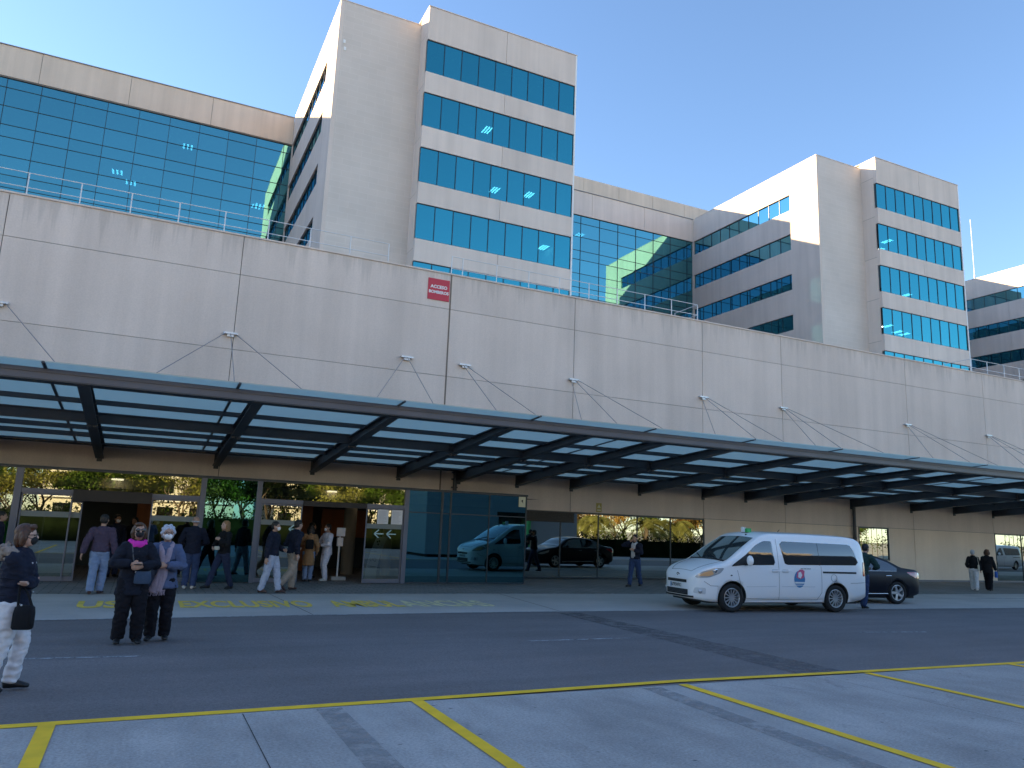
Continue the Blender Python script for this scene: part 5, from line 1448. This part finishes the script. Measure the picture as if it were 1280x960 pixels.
        hr = MB(); hr.tube([Hd(.047*math.cos(a), .012+.050*math.sin(a), -.004) for a in [R(q) for q in range(-10, 191, 20)]], [.010*S]*11, 8)
        remesh('hair', hr, .007, M[hair], t, 2, fold=.002*S, seed=seed)
    if mask:
        m = MB(); m.ball(Hd(0, -.030, -.026), (.034*S, .036*S, .032*S), 14, 10, rot=rt); m.ball(Hd(0, -.052, -.022), (.016*S, .016*S, .024*S), 10, 8, rot=rt)
        for sx in (-1, 1): m.tube([Hd(sx*.030,-.034,-.014), Hd(sx*.048,.0,-.004)], .0035*S, 6)
        remesh('face_mask', m, .006, M[mask], t, 2)
    if glasses:
        gl = MB()
        for sx in (-1, 1):
            c0 = Hd(sx*.020, -.0565, .006)
            if glasses == 'sun': gl.ball(c0, (.0205*S, .007*S, .016*S), 12, 8, rot=rt)
            else: gl.tube([Hd(sx*.020+.015*math.cos(a), -.0575, .006+.011*math.sin(a)) for a in [math.pi*2*k/10 for k in range(11)]], .0016*S, 5, caps=False)
            gl.tube([Hd(sx*.036,-.050,.008), Hd(sx*.049,.004,.006)], .0022*S, 5)
        gl.tube([Hd(-.006,-.060,.008), Hd(.006,-.060,.008)], .002*S, 5)
        obj('glasses', gl, M['lens_dark'], t)
    ctx = dict(S=S, V=V, Hd=Hd, t=t, arms=arms, legs=legs, rt=rt, neckb=neckb, chest=chest, sh=sh, ln=ln, seed=seed)
    if extra: extra(ctx)
    return t
def bag_box(name, c, sx, sy, sz, mat, parent, rotz=0, taper=.85):
    b = MB(); P = []
    for z, k in ((-1, 1.), (-.6, 1.04), (.6, .95), (1, taper)):
        P.append((z, k))
    for i in range(3):
        pass
    ca, sa = math.cos(rotz), math.sin(rotz); vs = []; n = 16
    for z, k in ((-1,.86),(-.85,1.),(.3,1.0),(.85,.9*taper/.85),(1,.7*taper/.85)):
        for j in range(n):
            a = 2*math.pi*j/n; ex = math.copysign(abs(math.cos(a))**.5, math.cos(a)); ey = math.copysign(abs(math.sin(a))**.6, math.sin(a))
            x = ex*sx*k; y = ey*sy*k; vs.append(Vector(c)+Vector((x*ca-y*sa, x*sa+y*ca, z*sz)))
    fs = [(i*n+j, i*n+(j+1)%n, (i+1)*n+(j+1)%n, (i+1)*n+j) for i in range(4) for j in range(n)]
    b.add(vs, fs, 0, True); b.add(vs[:n], [tuple(range(n-1,-1,-1))]); b.add(vs[-n:], [tuple(range(n))])
    return obj(name, b, mat, parent)
def held(name, label, cat, ctx, build):
    """a carried thing is its own top-level object, placed with its bearer"""
    p = ctx['t']; t = thing(name, label, cat, p.location, p.rotation_euler.z, local=True)
    build(t, ctx); return t

# 1 woman at the left edge, in profile facing right, arms folded
def ex1(c):
    S, V, t = c['S'], c['V'], c['t']
    f = MB(); pts = [V(.088*math.cos(a), .020+.060*math.sin(a), .822+.018*math.sin(a)) for a in [R(q) for q in range(-25, 206, 15)]]
    f.tube(pts, [.028*S]*len(pts), 10); f.ball(V(0,.080,.80), (.070*S,.026*S,.040*S), 12, 8)
    rnd = random.Random(2)
    for p in pts:
        for k in range(12): f.ball(p+Vector((rnd.gauss(0,1),rnd.gauss(0,1),rnd.gauss(0,1)))*.016*S, .010*S, 6, 5)
    remesh('fur_collar', f, .009, M['grey_fur'], t, 1, fold=.004*S, ffreq=(60,60,60))
    q = MB()      # quilting ridges of the puffer jacket
    for z in (.52,.57,.62,.67,.72,.77):
        k = 1.0 if z < .7 else .99
        q.tube([V(.101*1.07*math.cos(a)*k, .004+.083*1.07*math.sin(a)*k, z+.004*math.sin(5*a)) for a in [R(d) for d in range(0,361,15)]], .0035*S, 5)
    for i in (0,1):
        a, e, w_ = c['arms'][i]
        for u in (.35,.6,.85):
            p = a.lerp(e,u); d = (e-a).normalized(); o1 = d.orthogonal().normalized(); o2 = d.cross(o1)
            q.tube([p+(o1*math.cos(x)+o2*math.sin(x))*.0425*S for x in [R(k) for k in range(0,361,24)]], .003*S, 5)
    obj('quilting', q, M['navy'], t)
    b = MB()
    for (x,y,z) in ((-.03,-.083,.76),(.03,-.083,.76),(.035,-.090,.58),(-.09,-.02,.60)): b.ball(V(x,y,z), .0065*S, 8, 6)
    obj('button', b, M['galv'], t)
w1 = person((-1.05,9.36), 78, 1.625, 'woman in dark fur-collared jacket and white jeans, arms folded, at the left edge', 'navy', 'white_jean', 'shoe_black', 'hair_brown',
    feet=((-.06,.06,0),(.055,-.04,0)), hands=((.105,-.050,.640),(-.095,-.085,.640)), poles=((-1,-.1,-.6),(1,-.1,-.6)), bulk=1.16, hem=.46, mask='mask_black', glasses='clear', haircut='bob', skin='skin_pale', woman=True, voxel=.011, leg_w=1.03, head_turn=8, extra=ex1)
def bag1(t, c):
    S, V = c['S'], c['V']
    b = bag_box('body', V(-.125,-.110,.445), .034*S, .058*S, .070*S, M['leather'], t, 0)
    st = MB(); st.tube([V(-.122,-.15,.50), V(-.128,-.12,.58), V(-.120,-.06,.66), V(-.12,-.07,.50)], .008*S, 6); obj('strap', st, M['leather'], t)
    q = MB(); q.tube([V(-.150,-.150,.50), V(-.155,-.165,.41)], .007*S, 6); obj('hanging_strap', q, M['leather'], t)
    q = MB(); q.ball(V(-.162,-.10,.52), .006*S, 8, 6); obj('buckle', q, M['galv'], t)
_ctx = {}
def grab(fn):
    def w(c): _ctx['c'] = c; fn and fn(c)
    return w
def give(p_ctx, name, label, cat, fn): return held(name, label, cat, p_ctx, fn)

def with_bag(prev, items):
    def f(c):
        if prev: prev(c)
        for it in items: held(it[0], it[1], it[2], c, it[3])
    return f
_c1 = dict(S=1.625, V=lambda x,y,z: Vector((x,y,z))*1.625, t=w1)
held('handbag', 'black leather bag hanging at the hip of the fur-collared woman', 'bag', _c1, bag1)

# 2 woman with magenta scarf, looking at a phone
def ex2(c):
    S, V, t = c['S'], c['V'], c['t']
    f = MB(); pts = [V(.052*math.cos(a), c['ln'](.84)+.004+.050*math.sin(a), .832+.012*math.sin(a*1.0)) for a in [R(q) for q in range(0, 361, 20)]]
    f.tube(pts, [.024*S]*len(pts), 10); f.ball(V(0,-.058,.805), (.050*S,.020*S,.030*S), 12, 8); f.ball(V(.055,-.03,.815), (.03*S,.02*S,.02*S), 10, 8)
    remesh('scarf', f, .009, M['magenta'], t, 2, fold=.006*S, ffreq=(14,14,30))
    r = MB(); r.ball(V(.118,-.075,.665), (.018*S,.012*S,.016*S), 10, 8)
    b = MB()
    for z in (.76,.70,.55,.48): b.ball(V(.005,-.092,z), .005*S, 8, 6)
    obj('button', b, M['black'], t)
def phone2(t, c):
    S, V = c['S'], c['V']; b = MB(); b.bar(V(-.030,-.165,.655), V(.030,-.165,.655), .038*S, .006*S); obj('case', b, M['black'], t, bevel=.002)
    b = MB(); b.bar(V(-.027,-.165,.6595), V(.027,-.165,.6595), .034*S, .001*S); obj('screen', b, M['lens_dark'], t)
def bag2(t, c):
    S, V = c['S'], c['V']
    bag_box('body', V(.055,-.105,.545), .066*S, .026*S, .052*S, M['bag_navy'], t, R(6))
    st = MB(); st.tube([V(-.052,-.03,.845), V(-.045,-.082,.78), V(-.025,-.098,.66), V(.0,-.100,.585)], .0055*S, 6); st.tube([V(-.052,-.03,.845), V(0,.06,.80), V(.10,.06,.62), V(.115,-.06,.58)], .0055*S, 6); obj('strap', st, M['steel'], t)
    q = MB(); q.ball(V(-.002,-.104,.588), .008*S, 8, 6); obj('buckle', q, M['galv'], t)
w2 = person((.02,12.27), 8, 1.645, 'woman in black coat, magenta scarf and sunglasses looking at a phone in the road', 'coat_black', 'wide_black', 'shoe_black', 'hair_bronze',
    feet=((-.066,.0,0),(.068,-.03,0)), hands=((-.045,-.130,.655),(.030,-.140,.635)), poles=((-1,.25,-.5),(1,.2,-.5)), bulk=1.2, hem=.40, top_flare=1.14, leg_w=1.25, mask='mask_black', glasses='sun', haircut='bob', woman=True, voxel=.011, head_nod=6, extra=ex2)
_c2 = dict(S=1.645, V=lambda x,y,z: Vector((x,y,z))*1.645, t=w2)
held('phone', 'dark phone held by the woman with the magenta scarf', 'phone', _c2, phone2)
held('crossbody_bag', 'navy crossbody bag worn by the woman with the magenta scarf', 'bag', _c2, bag2)

# 3 grey haired woman arm in arm with her
def ex3(c):
    S, V, t = c['S'], c['V'], c['t']
    f = MB()
    pts = [V(.048*math.cos(a), .006+.045*math.sin(a), .835) for a in [R(q) for q in range(-20, 201, 20)]]; f.tube(pts, [.017*S]*len(pts), 8)
    f.tube([V(.045,-.03,.83), V(.030,-.078,.78), V(.012,-.098,.66), V(.0,-.105,.56), V(-.035,-.105,.43)], [(.018*S,.014*S),(.022*S,.014*S),(.024*S,.014*S),(.032*S,.015*S),(.040*S,.014*S)], 10, up=Vector((0,1,0)))
    f.tube([V(-.045,-.03,.83), V(-.032,-.078,.78), V(-.018,-.098,.66), V(-.03,-.108,.56), V(-.075,-.108,.42)], [(.018*S,.014*S),(.022*S,.014*S),(.022*S,.014*S),(.026*S,.014*S),(.034*S,.012*S)], 10, up=Vector((0,1,0)))
    so = remesh('scarf', f, .009, M['lilac'], t, 2, fold=.006*S, ffreq=(26,14,5))
    fr = MB(); rnd = random.Random(4)
    for k in range(26):
        x = -.105+.135*k/25; z0 = .418+.012*(k/25); fr.tube([V(x,-.110,z0+.012), V(x+rnd.uniform(-.008,.008),-.112,z0-.016), V(x+rnd.uniform(-.012,.012),-.112,z0-.035)], [.0032*S,.0026*S,.0016*S], 5)
    obj('fringe', fr, M['lilac'], so)
w3 = person((.41,12.5), -4, 1.615, 'grey-haired woman in blue jacket, white mask and long lilac scarf, standing in the road', 'blue_jacket', 'wide_black', 'shoe_black', 'hair_grey',
    feet=((-.058,-.02,0),(.058,.02,0)), hands=((-.14,-.105,.66),(.018,-.135,.650)), poles=((-1,.5,-.7),(1,.2,-.6)), bulk=1.17, hem=.455, top_flare=1.16, leg_w=1.15, mask='mask_white', glasses='clear', haircut='curly', skin='skin', woman=True, voxel=.011, head_turn=8, head_nod=6, extra=ex3)

# 4 man in plum sweater walking in through the left doorway, seen from behind
person((-.70,19.6), 172, 1.72, 'man in plum sweater and light blue jeans walking into the left doorway, seen from behind', 'plum', 'denim_light', 'shoe_brown', 'hair_dark',
    feet=((-.045,-.02,0),(.045,.09,0)), hands=((-.185,.01,.475),(.195,.06,.50)), poles=((-.4,1,0),(.5,1,0)), bulk=1.12, hem=.53, haircut='short', voxel=.013, leg_w=1.06, collar=False)
# 5 bald man in dark jacket facing the glass
person((1.28,20.9), 168, 1.76, 'balding man in navy jacket and blue jeans facing the glass behind the grey-haired woman', 'navy', 'denim_blue', 'shoe_white', 'hair_grey',
    feet=((-.05,0,0),(.055,.02,0)), hands=((-.06,-.13,.60),(.06,-.13,.60)), poles=((-1,.3,-.6),(1,.3,-.6)), bulk=1.12, hem=.49, haircut='bald', voxel=.014)
# 6 long-haired woman in black, striding left
def bag6(t, c):
    S, V = c['S'], c['V']; bag_box('body', V(.02,-.135,.60), .05*S, .018*S, .026*S, M['cream_bag'], t, R(10))
w6 = person((1.98,20.55), -62, 1.68, 'woman with long fair hair in black striding left along the glass', 'black_cloth', 'denim_dark', 'shoe_black', 'hair_blond',
    feet=((-.05,-.20,0),(.045,.13,0)), hands=((-.06,-.14,.60),(.05,-.12,.72)), poles=((-1,.3,-.6),(1,.3,-.7)), hem=.52, haircut='long', woman=True, voxel=.014, skin='skin_pale', leg_w=.95, head_nod=5)
_c6 = dict(S=1.68, V=lambda x,y,z: Vector((x,y,z))*1.68, t=w6)
held('clutch_bag', 'beige clutch held by the fair-haired woman in black', 'bag', _c6, bag6)
# 7 man in dark gilet, pale jeans
person((3.03,19.75), 60, 1.71, 'man in dark padded jacket and pale jeans walking right towards the right doorway', 'navy', 'denim_pale', 'shoe_brown', 'hair_dark',
    feet=((-.05,.10,0),(.05,-.12,0)), hands=((-.16,.02,.48),(.09,-.13,.60)), poles=((-.4,1,0),(.6,.6,-.5)), bulk=1.08, hem=.52, mask='mask_white', haircut='short', voxel=.013, leg_w=1.06)
# 8 man in navy jumper, beige trousers, mid-stride
def coat8(t, c):
    S, V = c['S'], c['V']; m = MB(); m.tube([V(.12,-.13,.62), V(.14,-.12,.54), V(.15,-.10,.45), V(.15,-.09,.37)], [(.03*S,.03*S),(.055*S,.035*S),(.06*S,.035*S),(.045*S,.03*S)], 12)
    remesh('cloth', m, .014, M['navy'], t, 3, fold=.008*S)
w8 = person((3.66,20.5), 115, 1.77, 'man in navy jumper and beige trousers striding into the right doorway', 'navy', 'beige', 'shoe_brown', 'hair_dark',
    feet=((-.04,.19,.055),(.045,-.05,0)), hands=((-.15,.03,.50),(.14,-.13,.60)), poles=((-.4,1,0),(.6,.6,-.5)), hem=.52, lean=.08, haircut='short', voxel=.013, leg_w=1.08, skin='skin_pale')
_c8 = dict(S=1.77, V=lambda x,y,z: Vector((x,y,z))*1.77, t=w8)
held('folded_coat', 'dark coat carried over the arm of the man in beige trousers', 'coat', _c8, coat8)
# 9 dark-haired woman in the doorway, back to camera
def pack9(t, c):
    S, V = c['S'], c['V']; bag_box('body', V(0,.085,.66), .070*S, .036*S, .085*S, M['leather'], t, 0)
    st = MB()
    for sx in (-1,1): st.tube([V(sx*.05,.055,.74), V(sx*.065,.0,.825), V(sx*.065,-.075,.74), V(sx*.07,-.02,.62)], .007*S, 6)
    obj('strap', st, M['leather'], t)
def ex9(c):
    S, V, t = c['S'], c['V'], c['t']; g = MB(); g.tube([V(0,.0,.60), V(0,.01,.45), V(0,.01,.29)], [(.082*S,.066*S),(.095*S,.08*S),(.105*S,.09*S)], 16, up=Vector((0,1,0)))
    remesh('skirt', g, .014, M['tan'], t, 2, fold=.01*S, ffreq=(16,16,2))
w9 = person((4.62,23.35), 168, 1.63, 'woman with long dark hair and tan outfit in the right doorway, seen from behind', 'tan', 'denim_light', 'shoe_black', 'hair_dark',
    feet=((-.045,0,0),(.045,.02,0)), hands=((-.14,-.02,.52),(.12,-.12,.66)), poles=((-.4,1,0),(1,.3,-.6)), hem=.55, haircut='long', woman=True, voxel=.014, extra=ex9)
_c9 = dict(S=1.63, V=lambda x,y,z: Vector((x,y,z))*1.63, t=w9)
held('backpack', 'small black backpack on the woman in tan', 'bag', _c9, pack9)
# 10 attendant in white
person((5.18,23.55), -75, 1.68, 'attendant in white tunic, trousers and mask facing left in the right doorway', 'scrub_white', 'scrub_white', 'shoe_white', 'hair_dark',
    feet=((-.045,.02,0),(.045,-.03,0)), hands=((-.06,-.16,.66),(.04,-.14,.62)), poles=((-1,.3,-.7),(1,.3,-.7)), hem=.46, mask='mask_white', haircut='short', voxel=.014, collar=False, bulk=1.04)
# 11 man on the phone
def phone11(t, c):
    S, V = c['S'], c['V']; m = MB(); m.bar(V(-.052,-.082,.875), V(-.052,-.055,.925), .030*S, .007*S, up=Vector((1,0,0))); obj('case', m, M['black'], t)
def ex11(c):
    S, V, t = c['S'], c['V'], c['t']; f = MB()
    f.tube([V(.04,.0,.845), V(.018,-.074,.80), V(.012,-.088,.66), V(.015,-.086,.58)], [(.022*S,.016*S),(.026*S,.018*S),(.026*S,.018*S),(.024*S,.014*S)], 10, up=Vector((0,1,0)))
    f.tube([V(-.04,.0,.845), V(-.02,-.074,.80), V(-.012,-.088,.66), V(-.012,-.086,.55)], [(.022*S,.016*S),(.026*S,.018*S),(.026*S,.018*S),(.024*S,.014*S)], 10, up=Vector((0,1,0)))
    remesh('scarf', f, .010, M['shirt_pale'], t, 2, fold=.005*S)
w11 = person((15.05,21.75), -62, 1.72, 'man in navy jacket walking with phone at his ear by the mirrored windows', 'navy', 'denim_blue', 'shoe_black', 'hair_dark',
    feet=((-.045,-.15,0),(.045,.15,.0)), hands=((-.065,-.088,.86),(.05,-.15,.70)), poles=((-1,-.2,-.8),(1,.3,-.7)), hem=.54, haircut='short', voxel=.013, leg_w=.95, extra=ex11)
_c11 = dict(S=1.72, V=lambda x,y,z: Vector((x,y,z))*1.72, t=w11)
held('phone', 'phone held to the ear of the man walking by the mirrored windows', 'phone', _c11, phone11)
# 12 man behind the minibus
person((17.95,15.2), 100, 1.72, 'man in dark green jacket and jeans leaning in behind the white minibus', 'forest', 'denim_blue', 'shoe_black', 'hair_dark',
    feet=((-.05,.05,0),(.045,-.10,0)), hands=((-.08,-.26,.62),(.08,-.26,.62)), poles=((-1,.3,-.6),(1,.3,-.6)), hem=.50, lean=.35, bulk=1.1, haircut='short', voxel=.013)
# 13, 14 two women walking away on the right
def bag13(t, c):
    S, V = c['S'], c['V']; bag_box('body', V(.115,.03,.56), .022*S, .075*S, .075*S, M['cream_bag'], t, 0)
    st = MB(); st.tube([V(.118,-.01,.63), V(.095,-.01,.82), V(.085,.02,.85), V(.10,.05,.82), V(.122,.06,.63)], .006*S, 6); obj('strap', st, M['cream_bag'], t)
w13 = person((31.0,20.75), 120, 1.62, 'short-haired woman in black top and white trousers walking right along the pale wall', 'black_cloth', 'white_trouser', 'shoe_white', 'hair_grey',
    feet=((-.05,.10,0),(.05,-.09,0)), hands=((-.15,-.03,.46),(.13,-.08,.56)), hem=.54, haircut='short', woman=True, voxel=.016, leg_w=1.15, finger=False)
_c13 = dict(S=1.62, V=lambda x,y,z: Vector((-x,y,z))*1.62, t=w13)
held('shoulder_bag', 'cream shoulder bag carried by the woman in white trousers', 'bag', _c13, bag13)
def bag14(t, c):
    S, V = c['S'], c['V']; bag_box('body', V(-.15,-.10,.40), .03*S, .065*S, .075*S, M['blue_bag'], t, 0)
    st = MB(); st.tube([V(-.15,-.13,.46), V(-.15,-.10,.51), V(-.15,-.07,.46)], .004*S, 5); obj('handle', st, M['blue_bag'], t)
w14 = person((31.45,20.45), 112, 1.66, 'brown-haired woman in dark coat and black trousers walking right beside her white-trousered companion', 'black_cloth', 'wide_black', 'shoe_black', 'hair_brown',
    feet=((-.05,.12,0),(.05,-.12,0)), hands=((-.15,-.10,.50),(.15,.02,.47)), hem=.44, bulk=1.12, haircut='bob', woman=True, voxel=.016, leg_w=1.2, finger=False)
_c14 = dict(S=1.66, V=lambda x,y,z: Vector((x,y,z))*1.66, t=w14)
held('carrier_bag', 'bright blue carrier bag held by the woman in the dark coat', 'bag', _c14, bag14)
# people in the lobby and behind the glass
for x, y, f, hh, tp, bt, hr, cut, lab in ((-.55,24.6,20,1.72,'navy','denim_dark','hair_dark','short','masked man in dark clothes inside the left doorway, facing out'),
        (-.1,25.6,-20,1.66,'black_cloth','black_cloth','hair_dark','long','long-haired woman in black deep inside the left doorway'),
        (.42,25.0,60,1.70,'black_cloth','denim_dark','hair_brown','short','person in black inside the left doorway behind the magenta-scarfed woman'),
        (4.95,24.9,100,1.70,'black_cloth','black_cloth','hair_dark','short','person in black standing behind the attendant in white'),
        (-2.98,21.9,95,1.70,'navy','denim_dark','hair_dark','short','person in dark clothes beyond the fur-collared woman, cut by the left edge'),
        (-3.1,23.6,30,1.68,'hi_green','denim_dark','hair_dark','short','person in a bright green top behind the glass at the left edge')):
    person((x,y), f, hh, lab, tp, bt, 'shoe_black', hr, haircut=cut, voxel=.018, finger=False, mask='mask_white' if f in (20,60) else None, group='people inside the lobby' if y > 22.8 else None)
# ------------------------------------------------------------------ camera, sky, sun
def look():
    yaw, pit, rol = R(25.255), R(10.656), R(2.2494)
    f = Vector((math.sin(yaw)*math.cos(pit), math.cos(yaw)*math.cos(pit), math.sin(pit)))
    r = Vector((math.cos(yaw), -math.sin(yaw), 0)); u = r.cross(f)
    r2 = r*math.cos(rol)+u*math.sin(rol); u2 = -r*math.sin(rol)+u*math.cos(rol)
    return r2, u2, f
r2, u2, f = look()
cam = bpy.data.cameras.new('camera'); co = bpy.data.objects.new('camera', cam); COL.objects.link(co)
mat = Matrix((r2, u2, -f)).transposed().to_4x4(); mat.translation = Vector((0,0,1.78)); co.matrix_world = mat
cam.sensor_width = 36; cam.lens = 954.54/1280*36; cam.clip_end = 8000; cam.clip_start = .05
scene.camera = co
SUN_EL, SUN_ROT = R(17.75), R(-50.2)
w = bpy.data.worlds.new('World'); scene.world = w; w.use_nodes = True
nt = w.node_tree
sky = nt.nodes.new('ShaderNodeTexSky'); sky.sky_type = 'NISHITA'; sky.sun_disc = False
sky.sun_elevation = SUN_EL; sky.sun_rotation = SUN_ROT; sky.altitude = 50; sky.air_density = 1.0; sky.dust_density = .15; sky.ozone_density = 4.4
bg = nt.nodes['Background']; nt.links.new(sky.outputs[0], bg.inputs[0]); bg.inputs[1].default_value = .084
sl = bpy.data.lights.new('sun', 'SUN'); sl.energy = 4.5; sl.angle = R(.5); sl.color = (1,.78,.48)
so = bpy.data.objects.new('sun', sl); COL.objects.link(so)
d = Vector((math.sin(SUN_ROT)*math.cos(SUN_EL), math.cos(SUN_ROT)*math.cos(SUN_EL), math.sin(SUN_EL)))
so.rotation_euler = d.to_track_quat('Z', 'Y').to_euler(); so.location = d*200
scene.view_settings.view_transform = 'Standard'; scene.view_settings.look = 'None'; scene.view_settings.exposure = 2.25; scene.view_settings.gamma = 1
scene.view_settings.use_white_balance = True; scene.view_settings.white_balance_temperature = 7300; scene.view_settings.white_balance_tint = 12
scene.cycles.max_bounces = 8; scene.cycles.transparent_max_bounces = 12; scene.cycles.glossy_bounces = 4; scene.cycles.sample_clamp_indirect = 8
scene.cycles.caustics_reflective = False; scene.cycles.caustics_refractive = False
